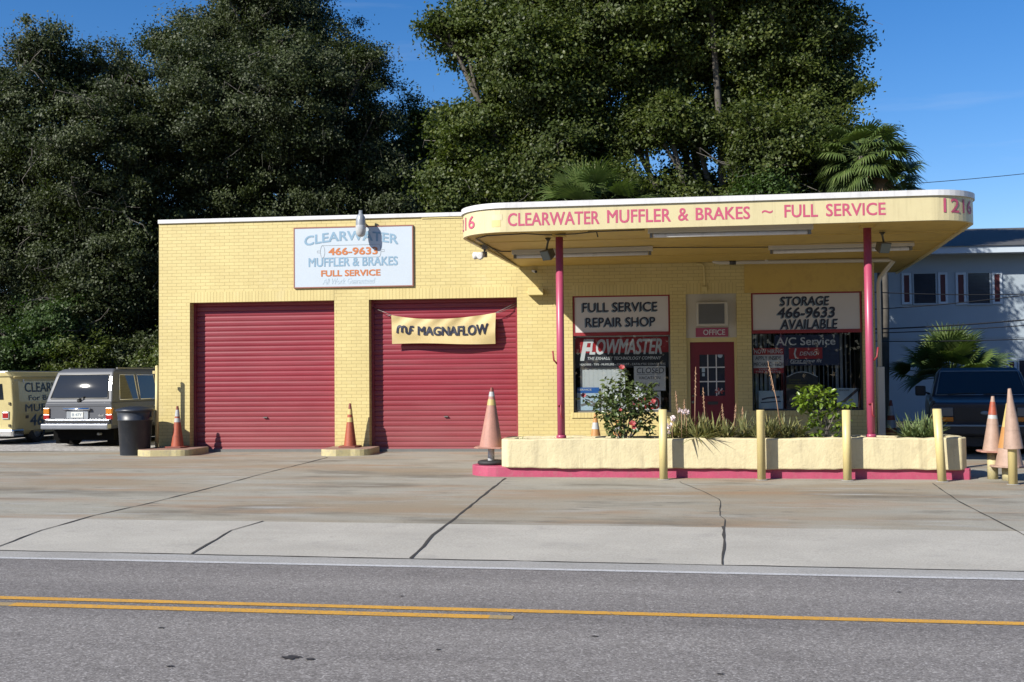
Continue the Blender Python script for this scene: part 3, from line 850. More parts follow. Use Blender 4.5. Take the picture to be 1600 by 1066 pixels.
l.ribbon([(-6.375, 4.05), (-6.44, 4.05), (-6.44, 4.01), (-6.375, 4.01)], .009, y); l.ribbon([(-5.13, 4.05), (-5.06, 4.05), (-5.06, 4.01), (-5.13, 4.01)], .009, y)
l.build('muffler_drawing', M['grey_line'], s)

def window_sign(x0, x1, z0, z1, rows, label, loc):
    s = thing('window_sign', label, 'sign', loc, 'painted signs over the shop windows')
    MB().box(x0 + .02, x1 - .02, 22.03, 22.06, z0 + .02, z1).build('board', M['sign_cream'], s)
    mb = MB(); frame_box(mb, x0, x1, z0 - .03, z1, 22.015, 22.07, .028, 0); mb.box(x0 + .002, x1 - .002, 22.012, 22.072, z0 - .035, z0 + .03, 0)
    mb.build('frame', M['trimred'], s)
    for (b, a0, a1, c0, c1, bo, sh) in rows:
        l = MB()
        text(l, b, a0 - .022, a1 - .022, c0 - .016, c1 - .016, 22.0285, 1, bo + .008, shear=sh)
        text(l, b, a0, a1, c0, c1, 22.0265, 0, bo, shear=sh)
        l.build('lettering', [M['navy_letter'], M['shade_letter']], s)
window_sign(-1.29, .595, 2.30, 3.05, [('FULL SERVICE', -1.10, .355, 2.735, 2.915, .02, 0), ('REPAIR SHOP', -1.04, .31, 2.44, 2.62, .02, 0)],
            "cream sign reading FULL SERVICE REPAIR SHOP over a shop window", (-.35, 22.04, 2.27))
window_sign(2.155, 4.225, 2.30, 3.05, [('STORAGE', 2.71, 3.63, 2.80, 2.97, .03, .12), ('466-9633', 2.66, 3.73, 2.565, 2.76, .035, .12), ('AVAILABLE', 2.71, 3.78, 2.345, 2.53, .025, .12)],
            "cream sign reading STORAGE 466-9633 AVAILABLE over a shop window", (3.2, 22.04, 2.27))

s = thing('office_sign', 'small red sign with white OFFICE lettering above the office door', 'sign', (1.4, 22.05, 2.215))
MB().box(1.09, 1.71, 22.03, 22.048, 2.215, 2.39).build('board', M['pink'], s)
l = MB(); text(l, 'OFFICE', 1.235, 1.65, 2.25, 2.355, 22.026, 0, .02); l.build('lettering', M['white'], s)

a = thing('air_conditioner', 'beige window air conditioner set in the white panel above the office door', 'air conditioner', (1.4, 22.0, 2.42))
MB().box(1.11, 1.70, 21.86, 22.06, 2.42, 2.88).build('casing', M['pvc'], a, bevel=.012)
mb = MB(); mb.box(1.14, 1.63, 21.852, 21.859, 2.46, 2.845)
for k in range(18): mb.box(1.145, 1.625, 21.842, 21.852, 2.467 + k * .021, 2.475 + k * .021)
mb.build('grille', M['dgrey'], a)

# ---- banner on the right garage door
bx0, bx1 = -4.945, -2.835
def ban(u, v, off=0.0):
    x = bx0 + (bx1 - bx0) * u + .02 * (1 - v) * (.5 - u)
    top = 2.735 - .115 * 4 * u * (1 - u) * (1 - .25 * u) + .02 * u
    bot = 2.155 - .018 * u + .012 * math.sin(6 * u)
    z = bot + (top - bot) * v
    fx = min(u, 1 - u)
    yy = 22.075 + .022 * math.sin(9 * u + 5 * v) * (1 - fx) + .012 * math.sin(33 * u - 9 * v) * v ** 2 + .025 * math.sin((u * 7 - v * 5)) * max(0, .5 - fx) ** 1.5 * 2 + .02 * math.sin(21 * (u - .5) * (1.2 - v)) * max(0, v - .3)
    yy -= .03 * math.sin(math.pi * u) * (1 - v)
    return (x, yy - off, z)
s = thing('banner', "yellow cloth banner with black lettering roped across a red garage door", 'banner', (-3.9, 22.08, 2.15))
mb = MB(); nu, nv = 70, 18
mb.add([ban(i / nu, j / nv) for j in range(nv + 1) for i in range(nu + 1)], [(j * (nu + 1) + i, j * (nu + 1) + i + 1, (j + 1) * (nu + 1) + i + 1, (j + 1) * (nu + 1) + i) for j in range(nv) for i in range(nu)], smooth=True)
mb.build('cloth', M['banner'], s, recalc=False)
l = MB()
def bw(x, z): return ban((x - bx0) / (bx1 - bx0), z, .014)
text(l, 'MAGNAFLOW', -4.40, -2.985, .335, .68, 0, 0, .045, shear=.0, warp=bw)
def rb(pts, wd):
    P = pts; n = len(P)
    L, Rr = [], []
    for i in range(n):
        tx, tz = P[min(i + 1, n - 1)][0] - P[max(i - 1, 0)][0], (P[min(i + 1, n - 1)][1] - P[max(i - 1, 0)][1])
        q = math.hypot(tx, tz) or 1; nx, nz = -tz / q * wd / 2, tx / q * wd / 2
        L.append((P[i][0] + nx, P[i][1] + nz)); Rr.append((P[i][0] - nx, P[i][1] - nz))
    H = .56
    cv = lambda p: bw(p[0], p[1] / H)
    for i in range(n - 1): l.quad(cv(Rr[i]), cv(Rr[i + 1]), cv(L[i + 1]), cv(L[i]))
ar = lambda cx, cz, r, a0, a1: [(cx + r * math.cos(R(a0 + (a1 - a0) * k / 8)), cz + r * math.sin(R(a0 + (a1 - a0) * k / 8))) for k in range(9)]
rb([(-4.83, .215), (-4.815, .32)] + ar(-4.77, .32, .042, 180, 0) + [(-4.73, .23)], .044)
rb(ar(-4.685, .32, .042, 180, 0) + [(-4.64, .25)] + ar(-4.603, .25, .036, 180, 360) + [(-4.56, .32), (-4.55, .365), (-4.485, .37)], .044)
rb([(-4.555, .29), (-4.50, .29)], .038)
l.build('lettering', M['navy_letter'], s)
rp = MB()
rp.tube([ban(0, 1), (-5.10, 22.12, 2.80), (-5.36, 22.18, 2.90)], .006, 5); rp.tube([ban(0, 1), (-5.02, 22.1, 2.72)], .012, 5)
rp.build('rope', M['dgrey'], s); rp = MB()
rp.tube([ban(1, 1), (-2.66, 22.12, 2.83), (-2.42, 22.18, 2.96)], .006, 5); rp.tube([ban(1, 1), (-2.75, 22.11, 2.76), (-2.42, 22.18, 2.90)], .005, 5)
rp.build('rope', M['dgrey'], s)

# ---- posters behind the left window
def poster(name, label, cat, x0, x1, z0, z1, Y, mat, group=None):
    s = thing(name, label, cat, ((x0 + x1) / 2, Y, z0), group)
    MB().box(x0, x1, Y, Y + .008, z0, z1).build('sheet', mat, s)
    return s
Yp = 22.135
s = poster('window_banner', "red and black exhaust banner under the FULL SERVICE REPAIR SHOP sign", 'banner', -1.265, .565, 1.635, 1.93, Yp, M['posterblk'])
MB().box(-1.265, .565, Yp - .001, Yp + .007, 1.93, 2.235).build('red_field', M['posterred'], s)
l = MB()
text(l, 'F', -1.15, -.905, 1.79, 2.19, Yp - .004, 0, .045, shear=.25); text(l, 'LOWMASTER', -.975, .43, 1.90, 2.195, Yp - .005, 0, .028, shear=.25)
text(l, 'THE EXHAUST TECHNOLOGY COMPANY', -1.02, .42, 1.79, 1.85, Yp - .004, 0, .02, shear=.2)
text(l, 'HEADERS - TIPS - MUFFLERS - EXHAUST - CATALYTIC CONVERTERS', -1.18, .50, 1.682, 1.722, Yp - .004, 0, .02)
l.build('lettering', M['posterwht'], s)
MB().box(-1.25, .56, Yp - .02, Yp - .008, 2.245, 2.262).build('hanging_rail', M['white'], s)
s = poster('closed_notice', "handwritten white CLOSED notice below the red and black banner", 'sign', -.115, .50, 1.18, 1.66, Yp - .012, M['posterwht'])
l = MB()
text(l, 'CLOSED', -.06, .47, 1.52, 1.63, Yp - .016, 0, -.012, shear=.1); text(l, 'VACATION', -.02, .40, 1.40, 1.46, Yp - .016, 0, -.01, shear=.1); text(l, 'TILL MON', -.02, .38, 1.26, 1.33, Yp - .016, 0, -.01, shear=.1)
l.ribbon([(-.06, 1.495), (.46, 1.505)], .006, Yp - .016)
l.build('lettering', M['navy_letter'], s)
s = poster('blue_poster', "blue topped white poster in the window corner before the white blinds", 'poster', -1.235, -.80, .80, 1.25, Yp, M['posterice'])
MB().box(-1.235, -.80, Yp - .002, Yp + .006, 1.14, 1.25).build('blue_field', M['posterblue'], s)
l = MB(); text(l, 'SERVICE', -1.21, -.95, 1.19, 1.225, Yp - .005, 0, .02)
l.build('lettering', M['posterwht'], s)
l = MB(); l.ribbon([(-1.16, .90), (-1.05, .93), (-.95, .90), (-.86, .92)], .045, Yp - .004); l.build('picture', M['dgrey'], s)
s = poster('red_letter_notice', "white card with large red letters low behind the flowering shrub", 'sign', -.30, .40, .80, 1.16, Yp - .004, M['posterwht'])
l = MB(); text(l, 'UNITED', -.26, .37, .82, 1.04, Yp - .009, 0, .03); l.build('lettering', M['posterred'], s)

# ---- posters behind the right window
s = poster('window_banner', "navy A/C Service banner under the STORAGE sign", 'banner', 2.60, 3.82, 1.64, 2.24, Yp, M['posternavy'])
l = MB()
text(l, 'A/C Service', 2.635, 3.745, 2.035, 2.185, Yp - .004, 0, .022); text(l, 'First time fit', 2.885, 3.49, 1.70, 1.765, Yp - .004, 0, .004, shear=.3)
text(l, 'DENSO', 3.07, 3.40, 1.835, 1.91, Yp - .007, 0, .01, shear=.25)
l.ribbon([(2.90, 1.69), (3.2, 1.685)], .014, Yp - .004); l.ribbon([(3.00, 1.78), (2.975, 1.87), (3.00, 1.97)], .03, Yp - .006)
l.build('lettering', M['posterwht'], s)
MB().box(2.87, 3.50, Yp - .003, Yp + .004, 1.77, 1.985).build('red_field', M['posterred'], s)
s = poster('hiring_notice', "red and white NOW HIRING notice in the window beside the office door", 'sign', 2.19, 2.765, 1.60, 1.855, Yp - .014, M['posterwht'])
MB().box(2.19, 2.765, Yp - .017, Yp - .008, 1.855, 1.985).build('red_field', M['posterred'], s)
MB().box(2.19, 2.765, Yp - .017, Yp - .008, 1.50, 1.60).build('red_field', M['posterred'], s)
l = MB()
text(l, 'NOW HIRING', 2.21, 2.745, 1.88, 1.96, Yp - .02, 0, .01)
text(l, 'APPLY INSIDE', 2.23, 2.72, 1.755, 1.83, Yp - .018, 1, .01); text(l, 'MECHANIC - TECH', 2.20, 2.755, 1.635, 1.71, Yp - .018, 1, .01)
text(l, 'EXPERIENCED', 2.30, 2.64, 1.555, 1.585, Yp - .02, 0, .01); text(l, 'TIRE & BRAKE', 2.23, 2.70, 1.512, 1.542, Yp - .02, 0, .01)
l.build('lettering', [M['posterwht'], M['navy_letter']], s)
s = thing('arched_poster', "arched dark poster with an olive band below the A/C banner", 'poster', (3.1, Yp, .80))
mb = MB(); ap = [(2.81, .80), (3.41, .80), (3.41, 1.42)] + [(3.41 - .6 * k / 12, 1.42 + .11 * math.sin(math.pi * k / 12)) for k in range(1, 12)] + [(2.81, 1.42)]
mb.add([(x, Yp + .002, z) for x, z in ap], [tuple(range(len(ap)))]); mb.build('sheet', M['posterblk'], s, recalc=False)
MB().box(2.815, 3.405, Yp - .004, Yp + .001, 1.20, 1.28).build('olive_band', M['olive'], s)
l = MB(); l.ribbon([(2.82 + .58 * k / 12, 1.42 + .10 * math.sin(math.pi * k / 12)) for k in range(13)], .012, Yp - .003); l.build('arch_line', M['posterwht'], s)
l = MB(); text(l, 'Batteries', 2.86, 3.08, 1.35, 1.39, Yp - .003, 0, .01); text(l, 'Parts in stock', 2.86, 3.2, 1.305, 1.335, Yp - .003, 0, .005); l.build('lettering', M['olive'], s)
s = poster('part_poster', "pale poster of an exhaust part standing below the hiring notice", 'poster', 2.28, 2.745, .81, 1.16, Yp, M['posterice'], 'pale posters in the right window')
l = MB(); l.ribbon([(2.34, .99), (2.45, 1.02), (2.68, 1.04)], .035, Yp - .003); l.ribbon([(2.32, .93), (2.70, .955)], .02, Yp - .003); l.build('picture', M['posternavy'], s)
s = poster('part_poster', "pale poster crossed by a slanted black tube, beside the leafy bush", 'poster', 3.76, 4.15, .84, 1.20, Yp, M['posterice'], 'pale posters in the right window')
l = MB(); l.ribbon([(3.88, .94), (4.17, 1.19)], .05, Yp - .006); text(l, 'SHOCKS', 3.80, 3.99, 1.145, 1.175, Yp - .004, 0, .02); l.build('picture', M['posterblk'], s)
# stickers on the office door glass
s = thing('door_sticker', 'small white sticker on the glass of the red office door', 'sticker', (1.22, 22.1, 1.55))
MB().box(1.20, 1.26, 22.100, 22.106, 1.53, 1.62).box(1.205, 1.255, 22.100, 22.106, 1.45, 1.51).build('sheet', M['posterice'], s)
s = thing('oval_sticker', 'pale oval sticker in the top corner of the office door glass', 'sticker', (1.56, 22.1, 1.83))
MB().lathe([(0, -.001), (.045, -.001), (.05, 0)], (1.555, 22.104, 1.855), 16, axis='y').build('sheet', M['posterice'], s)
s = thing('door_flower', 'red and white ornament on the lower glass of the office door', 'ornament', (1.53, 22.09, 1.12))
mb = MB()
for k in range(7):
    a = k * .9; mb.obox((1.53 + .06 * math.cos(a), 22.082, 1.16 + .035 * math.sin(a)), (.03 * math.cos(a), 0, .03 * math.sin(a)), (0, .006, 0), (-.012 * math.sin(a), 0, .012 * math.cos(a)), k % 2)
mb.build('petal', [M['petalred'], M['petalwhite']], s)

# ---- lamps
s = thing('yard_light', 'grey barn lamp mounted at the roof edge above the white wall sign', 'lamp', (-5.49, 21.95, 4.5))
MB().lathe([(0, 4.81), (.036, 4.81), (.038, 4.745), (.05, 4.735), (.085, 4.68), (.097, 4.60), (.097, 4.51)], (-5.48, 21.73, 0), 18).build('housing', M['galv'], s)
MB().lathe([(.097, 4.51), (.104, 4.48), (.10, 4.39), (.085, 4.32), (.045, 4.285), (0, 4.28)], (-5.48, 21.73, 0), 18).build('refractor', M['lampglass'], s)
MB().tube([(-5.48, 21.80, 4.60), (-5.48, 21.99, 4.60)], .022, 8).build('arm', M['galv'], s)
def fluor(x0, y0, x1, y1, label, tube='pvc'):
    s = thing('tube_light', label, 'lamp', ((x0 + x1) / 2, (y0 + y1) / 2, 3.55), 'tube lights under the canopy')
    cz = ZS + can_z((x0 + x1) / 2)
    dv = Vector((x1 - x0, y1 - y0, 0)); L = dv.length / 2; dv.normalize(); nv = Vector((-dv.y, dv.x, 0)); c = Vector(((x0 + x1) / 2, (y0 + y1) / 2, 0))
    MB().obox(c + Vector((0, 0, cz - .03)), dv * L, nv * .055, (0, 0, .04)).build('housing', M['pvc'], s, bevel=.006)
    MB().tube([c - dv * (L - .08) + Vector((0, 0, cz - .105)), c + dv * (L - .08) + Vector((0, 0, cz - .105))], .032, 10).build('tube', M['white'], s)
    mb = MB()
    for e in (-1, 1): mb.obox(c + dv * e * (L - .05) + Vector((0, 0, cz - .09)), dv * .022, nv * .03, (0, 0, .045))
    mb.build('socket', M['dgrey'], s)
fluor(-2.16, 19.13, .245, 19.01, "tube light under the canopy on the side of the garage doors")
fluor(.144, 16.72, 2.54, 16.72, "tube light close behind the front edge of the canopy")
fluor(2.20, 19.39, 4.57, 19.28, "tube light under the canopy above the STORAGE sign")
def flood(x, y, zc, yawd, tilt, label):
    s = thing('floodlight', label, 'lamp', (x, y, zc), 'box floodlights by the canopy posts')
    rm = Matrix.Rotation(R(yawd), 3, 'Z') @ Matrix.Rotation(R(tilt), 3, 'X')
    ax, ay, az = rm @ Vector((1, 0, 0)), rm @ Vector((0, 1, 0)), rm @ Vector((0, 0, 1)); c = Vector((x, y, zc))
    mb = MB(); f0 = [c - ay * .07 + ax * i * .10 + az * j * .085 for i, j in ((-1, -1), (1, -1), (1, 1), (-1, 1))]; f1 = [c + ay * .08 + ax * i * .07 + az * j * .06 for i, j in ((-1, -1), (1, -1), (1, 1), (-1, 1))]
    mb.loft([f0, f1]); mb.build('housing', M['bronze'], s, bevel=.008)
    MB().obox(c - ay * .072, ax * .088, ay * .004, az * .072).build('lens', M['floodglass'], s)
    MB().tube([c + az * .08, (x, y, 3.60), (x, y, 3.65)], [.016, .016, .05], 8).build('bracket', M['bronze'], s)
flood(-1.41, 17.55, 3.40, -42, 28, "bronze box floodlight by the canopy post nearer the garage doors")
flood(3.74, 17.75, 3.42, 28, 22, "bronze box floodlight by the canopy post nearer the pickup truck")
s = thing('security_light', "twin white bulb security light on the canopy edge above the garage door", 'lamp', (-2.52, 18.26, 3.6))
MB().box(-2.56, -2.46, 18.2, 18.3, 3.58, 3.655).tube([(-2.51, 18.25, 3.6), (-2.52, 18.22, 3.50)], .02, 8).box(-2.56, -2.47, 18.15, 18.24, 3.44, 3.53).build('bracket', M['dgrey'], s, bevel=.006)
for dx, dy in ((-.15, -.05), (-.03, -.10)):
    d = Vector((dx, dy, -.03)).normalized(); c = Vector((-2.52, 18.2, 3.49))
    b = MB().tube([c, c + d * .04, c + d * .12, c + d * .17, c + d * .19], [.03, .035, .058, .062, .04], 12)
    b.build('bulb', M['white'], s)
s = thing('security_camera', 'small white dome camera on the brick wall under the canopy', 'camera', (-2.04, 21.95, 3.54))
MB().tube([(-2.07, 21.99, 3.565), (-2.05, 21.93, 3.555), (-2.0, 21.85, 3.53)], [.03, .03, .028], 10).build('body', M['white'], s)
MB().tube([(-2.0, 21.85, 3.53), (-1.996, 21.843, 3.528)], [.029, .022], 10).build('lens', M['dark'], s)

# ------------------------------------------------------------------ pads, pole, bin, cones
def pad(x0, x1, y0, label):
    s = thing('concrete_pad', label, 'kerb', ((x0 + x1) / 2, 21.4, -.02), 'kerb pads at the garage door piers')
    pts = [(x0, 21.98)] + arc(x0 + .35, y0 + .25, .35, .25, 180, 270, 6) + arc(x1 - .35, y0 + .35, .35, .25, 270, 360, 6) + [(x1, 21.98)]
    n = len(pts); mb = MB()
    zt = .115
    mb.add([(x, y, -.04) for x, y in pts] + [(x, y, zt) for x, y in pts], [(k, (k + 1) % n, n + (k + 1) % n, n + k) for k in range(n)], 0)
    mb.add([(x, y, zt) for x, y in pts], [tuple(range(n))], 1)
    mb.build('slab', [M['padpaint'], M['redpad']], s, bevel=.012)
pad(-9.80, -8.72, 20.85, "low yellow concrete pad at the corner pier beside the trash bin")
pad(-6.14, -5.18, 20.95, 'low yellow concrete pad between the two garage doors')
s = thing('pipe_post', "thin yellow pipe post at the shop corner behind the trash bin", 'post', (-9.62, 21.6, .1))
MB().tube([(-9.66, 21.62, .1), (-9.66, 21.62, 1.74)], .034, 12).lathe([(.036, 1.735), (.03, 1.76), (0, 1.77)], (-9.66, 21.62, 0), 12).build('pipe', M['bollard'], s)
MB().box(-9.74, -9.69, 21.59, 21.65, 1.60, 1.66).build('hinge', M['bollard'], s)

s = thing('trash_bin', "black plastic trash bin standing between the wagon and the shop", 'trash bin', (-9.99, 21.35, -.03))
bz = -.03; bc = (-9.99, 21.35, bz)
MB().lathe([(0, 0), (.265, 0), (.285, .03), (.325, .70), (.338, .705), (.338, .73), (.33, .735), (.35, .90)], bc, 28).build('barrel', M['bin'], s)
MB().lathe([(.35, .88), (.372, .885), (.375, .92), (.35, .935), (.26, .965), (.12, .985), (0, .99)], bc, 28).build('lid', M['bin'], s)
for sgn in (-1, 1): MB().box(bc[0] + sgn * .34 - .02, bc[0] + sgn * .34 + .02, 21.30, 21.40, .75, .86).build('handle', M['bin'], s, bevel=.008)

def cone_parts(s, x, y, z, h, r0, prof, mats, base, basemat, tilt=(0, 0), slab=.03, round_base=False):
    """prof: fractions of height where the colour changes"""
    fr = [0] + prof + [1]
    pr = []
    rad = lambda f: r0 + (.022 - r0) * f
    T = Matrix.Rotation(tilt[0], 3, 'X') @ Matrix.Rotation(tilt[1], 3, 'Y')
    o = Vector((x, y, z))
    def place(mb):
        mb.v = [tuple(o + T @ (Vector(p) - o)) for p in mb.v]; return mb
    body = MB()
    for i in range(len(fr) - 1):
        f0, f1 = fr[i], fr[i + 1]
        wob = .0025 if i % 2 else 0
        body.lathe([(rad(f0) + wob, slab + f0 * (h - slab)), (rad(f1) + wob, slab + f1 * (h - slab))], (x, y, z), 22, i)
    body.lathe([(.022, h), (.016, h + .003), (.014, h - .03)], (x, y, z), 14, len(fr) - 2)
    place(body).build('cone_body', [M[k] for k in mats], s)
    mb = MB()
    if round_base: mb.lathe([(0, 0), (base, 0), (base * 1.02, .012), (base, slab), (r0 * .8, slab)], (x, y, z), 22)
    else:
        b = base; k = b * .72
        pts = [(-b, -k), (-k, -b), (k, -b), (b, -k), (b, k), (k, b), (-k, b), (-b, k)]
        mb.loft([[(x + px, y + py, z + zz) for px, py in pts] for zz in (.0, slab)])
    place(mb).build('base', M[basemat], s, bevel=.005)
def cone(x, y, z, h, r0, prof, mats, base, basemat, label, **k):
    s = thing('traffic_cone', label, 'traffic cone', (x, y, z), 'traffic cones around the shop')
    cone_parts(s, x, y, z, h, r0, prof, mats, base, basemat, **k)
    return s
ZP = .116
cone(-9.23, 21.62, ZP, .83, .125, [.60, .70, .745, .91], ['orange', 'coneband', 'orange', 'coneband', 'conetip'], .20, 'conetip', "orange cone with two white bands on the pad beside the trash bin")
cone(-5.70, 21.68, ZP, .86, .125, [.56, .67, .74, .87], ['orange', 'coneyel', 'orange', 'coneyel', 'conetip'], .20, 'conetip', 'dull orange cone with yellowed bands between the garage doors')
cone(-.83, 20.9, zg(-.83, 20.9), .80, .15, [.62, .78], ['tan_orange', 'coneband', 'tan_orange'], .20, 'conetip', "tan cone with white band behind the planter, beside the flowering shrub")
cone(-.43, 21.1, zg(-.43, 21.1), .72, .15, [.62, .78], ['tan_orange', 'coneband', 'tan_orange'], .20, 'conetip', "tan cone mostly hidden behind the flowering shrub")
cone(4.86, 22.6, 0, .95, .15, [.42, .58, .68, .88], ['orange', 'coneband', 'orange', 'coneband', 'conetip'], .2, 'conetip', "white banded cone in deep shade between a rose post and the pickup")

# stub pipe with a faded cone at the planter's left end
s = thing('pipe_stub', 'short white pipe stub in a black rubber ring beside the planter', 'post', (-2.33, 17.45, .1))
MB().tube([(-2.33, 17.45, .09), (-2.33, 17.45, .46)], .052, 16).build('pipe', M['white'], s)
MB().lathe([(.06, .10), (.19, .10), (.215, .125), (.21, .155), (.17, .172), (.06, .165)], (-2.33, 17.45, 0), 24).build('rubber_ring', M['black'], s)
cone(-2.33, 17.45, .36, .945, .185, [.70, .80, .85, .985][:3] + [.93], ['fadedpink', 'coneyel', 'fadedpink', 'coneband', 'conetip'], .245, 'fadedpink', "faded pink cone perched on the white pipe stub beside the planter", slab=.022, tilt=(0, .02))

# bollards
def bollard(x, y, h, label, tilt=0.0):
    z = zg(x, y)
    s = thing('bollard', label, 'bollard', (x, y, z), 'yellow bollards in front of the planter')
    MB().tube([(x, y, z - .02), (x + tilt, y, z + h)], .061, 20).lathe([(.061, h), (.056, h + .006), (0, h + .008)], (x + tilt, y, z), 20).build('post', M['bollard'], s)
    MB().lathe([(.09, .002), (.085, .006), (.06, .010)], (x, y, z), 20).build('footing', M['gutter'], s)
bollard(.33, 16.76, 1.03, "yellow bollard between the flowering shrub and the pale blossoms")
bollard(1.755, 16.80, 1.02, "yellow bollard in front of the yellowing aloe")
bollard(2.98, 16.80, 1.02, "yellow bollard beside the bright green leafy bush")
bollard(4.29, 16.72, 1.04, "leaning yellow bollard beside the grey green aloe", -.055)
bollard(5.16, 16.40, .80, "short yellow bollard with a pale cone over its top")
cone(5.175, 16.40, zg(5.16, 16.4) + .50, .84, .13, [.30, .62], ['palepink', 'palepink', 'palepink'], .128, 'palepink', "pale pink cone slipped over the top of a yellow bollard", slab=.012, round_base=True, tilt=(0, -.04))
# cones standing behind on a stump
zz = zg(5.2, 17.4)
cone(5.13, 17.2, .30, .82, .135, [.48, .59, .66, .90], ['palepink', 'palepink', 'coneband', 'orange', 'palepink'], .20, 'fadedpink', "tall pale cone with orange top raised on a stump", slab=.022, tilt=(0, .03))
s = thing('concrete_stump', 'short rusty stump under the pale orange-topped cone', 'post', (5.13, 17.2, zg(5.13, 17.2)))
MB().tube([(5.13, 17.2, zz - .02), (5.13, 17.2, .32)], .075, 14).build('post', M['padpaint'], s)
cone(5.30, 17.0, .10, .92, .19, [.28, .62], ['palepink', 'tan_orange', 'coneyel'], .26, 'palepink', "tan cone with pale skirt behind the cone topped bollard", slab=.025, round_base=True)
s = thing('concrete_stump', "low pale stump under the tan cone with pale skirt", 'post', (5.30, 17.0, zz))
MB().tube([(5.30, 17.0, zz - .02), (5.30, 17.0, .12)], .10, 14).build('post', M['padpaint'], s)

# ------------------------------------------------------------------ planter
P = thing('planter', 'long low cream stucco planter with rose red plinth in front of the office', 'planter', (1.3, 17.4, -.07))
rp_ = random.Random(11)
def ring_wall(x0, x1, y0, y1, th, z0, z1, ch, wav, name, mat, bev):
    out = [(x0 + ch, y0), (x1 - ch, y0), (x1, y0 + ch), (x1, y1 - ch), (x1 - ch, y1), (x0 + ch, y1), (x0, y1 - ch), (x0, y0 + ch)]
    pts = []
    for i in range(8):
        a, b = out[i], out[(i + 1) % 8]; n = max(1, int(math.hypot(b[0] - a[0], b[1] - a[1]) / .12))
        pts += [(a[0] + (b[0] - a[0]) * k / n, a[1] + (b[1] - a[1]) * k / n) for k in range(n)]
    cx, cy = (x0 + x1) / 2, (y0 + y1) / 2
    rings = []
    for x, y in pts:
        sx = (abs(x - cx) - th) / abs(x - cx) if abs(x - cx) > th and abs(x - cx) > (x1 - x0) / 2 - th else 1
        ix = min(max(x, x0 + th), x1 - th); iy = min(max(y, y0 + th), y1 - th)
        zb = z0 + (rp_.uniform(-.006, .006) + .006 * math.sin(x * 2.3)) * wav - (.0 if not wav else .012 * (x - cx) / 3)
        zt = z1 + (rp_.uniform(-.006, .006) + .006 * math.sin(x * 3.1 + y)) * (1 if wav else .3)
        j = rp_.uniform(-.007, .007)
        rings.append([(x, y + j, zb), (x, y + j * .5, (zb + zt) / 2), (x, y + j, zt), (ix, iy, zt), (ix, iy, zb)])
    rings.append(rings[0])
    mb = MB().loft(rings, cap=False)
    return mb.build(name, mat, P, bevel=bev, bseg=2)
ring_wall(-2.12, 4.735, 16.98, 17.85, .20, .07, .525, .10, 1, 'stucco_wall', M['stucco'], .02)
def zp(x): return -.065 - .0055 * x
pl = MB()
pts = [(-2.2, 16.99 + .02)] + [(4.76, 17.01), (4.80, 17.1), (4.80, 17.8), (4.7, 17.88), (-2.2, 17.88)] + arc(-2.2, 17.44, .43, .43, 90, 270, 10)[1:-1]
n = len(pts)
pl.add([(x, y + .03, zp(x) - .05) for x, y in pts] + [(x, y + .03, .088 - .012 * (x - 1.3) / 3) for x, y in pts], [(k, (k + 1) % n, n + (k + 1) % n, n + k) for k in range(n)] + [tuple(range(n, 2 * n))])
pl.build('plinth', M['plinth'], P, bevel=.012)
sb = MB(); nx, ny = 60, 8
sb.add([(-1.93 + 6.48 * i / nx, 17.17 + .5 * j / ny, .455 + rp_.uniform(-.015, .02)) for j in range(ny + 1) for i in range(nx + 1)], [(j * (nx + 1) + i, j * (nx + 1) + i + 1, (j + 1) * (nx + 1) + i + 1, (j + 1) * (nx + 1) + i) for j in range(ny) for i in range(nx)])
sb.build('soil', M['soil'], P, recalc=False)

# ------------------------------------------------------------------ planter plants
def leaf_blade(mb, base, d, L, wd, droop, mi=0, seg=4, curl=.35):
    """a tapering strap leaf with a slightly folded section"""
    d = Vector(d).normalized(); side = d.cross(Vector((0, 0, 1)))
    side = side.normalized() if side.length > .05 else Vector((1, 0, 0))
    p = Vector(base); prev = None; cur = d.copy()
    for k in range(seg + 1):
        f = k / seg; w_ = wd * (1 - f ** 1.6) * .5 + .001
        nrm = side.cross(cur).normalized()
        row = [p - side * w_ + nrm * w_ * curl, p, p + side * w_ + nrm * w_ * curl]
        if prev:
            o = prev + row
            mb.add(o, [(0, 1, 4, 3), (1, 2, 5, 4)], mi, True)
        prev = row
        p = p + cur * (L / seg)
        cur = (cur + Vector((0, 0, -droop / seg))).normalized()
def aloe(name, label, rosettes, mat, seed, spikes=()):
    rnd = random.Random(seed)
    c = rosettes[len(rosettes) // 2]
    s = thing(name, label, 'plant', (c[0], c[1], .46), 'spiky plants in the planter')
    mb = MB()
    for (x, y, L, n, up_) in rosettes:
        for k in range(int(n * .75)):
            a = rnd.uniform(0, 2 * math.pi); e = rnd.uniform(.15, 1.0) ** 1.1 * 85 * up_
            d = Vector((math.cos(a) * math.cos(R(e)), math.sin(a) * math.cos(R(e)), math.sin(R(e))))
            leaf_blade(mb, (x + rnd.uniform(-.05, .05), y + rnd.uniform(-.05, .05), .47 + rnd.uniform(0, .05)), d, L * rnd.uniform(.6, 1.1), rnd.uniform(.03, .05), rnd.uniform(-.3, .75))
    mb.build('rosette', mat, s, recalc=False)
    for (x, y, h, lean) in spikes:
        st = MB().tube([(x, y, .48), (x + lean * .4, y, .48 + h * .5), (x + lean, y, .48 + h)], [.009, .007, .004], 6)
        for k in range(16):
            f = .62 + .36 * k / 16; a = k * 2.4
            q = Vector((x + lean * f, y, .48 + h * f))
            st.tube([q, q + Vector((.022 * math.cos(a), .022 * math.sin(a), -.022))], [.007, .004], 5)
        st.build('flower_stalk', M['stalk'], s)
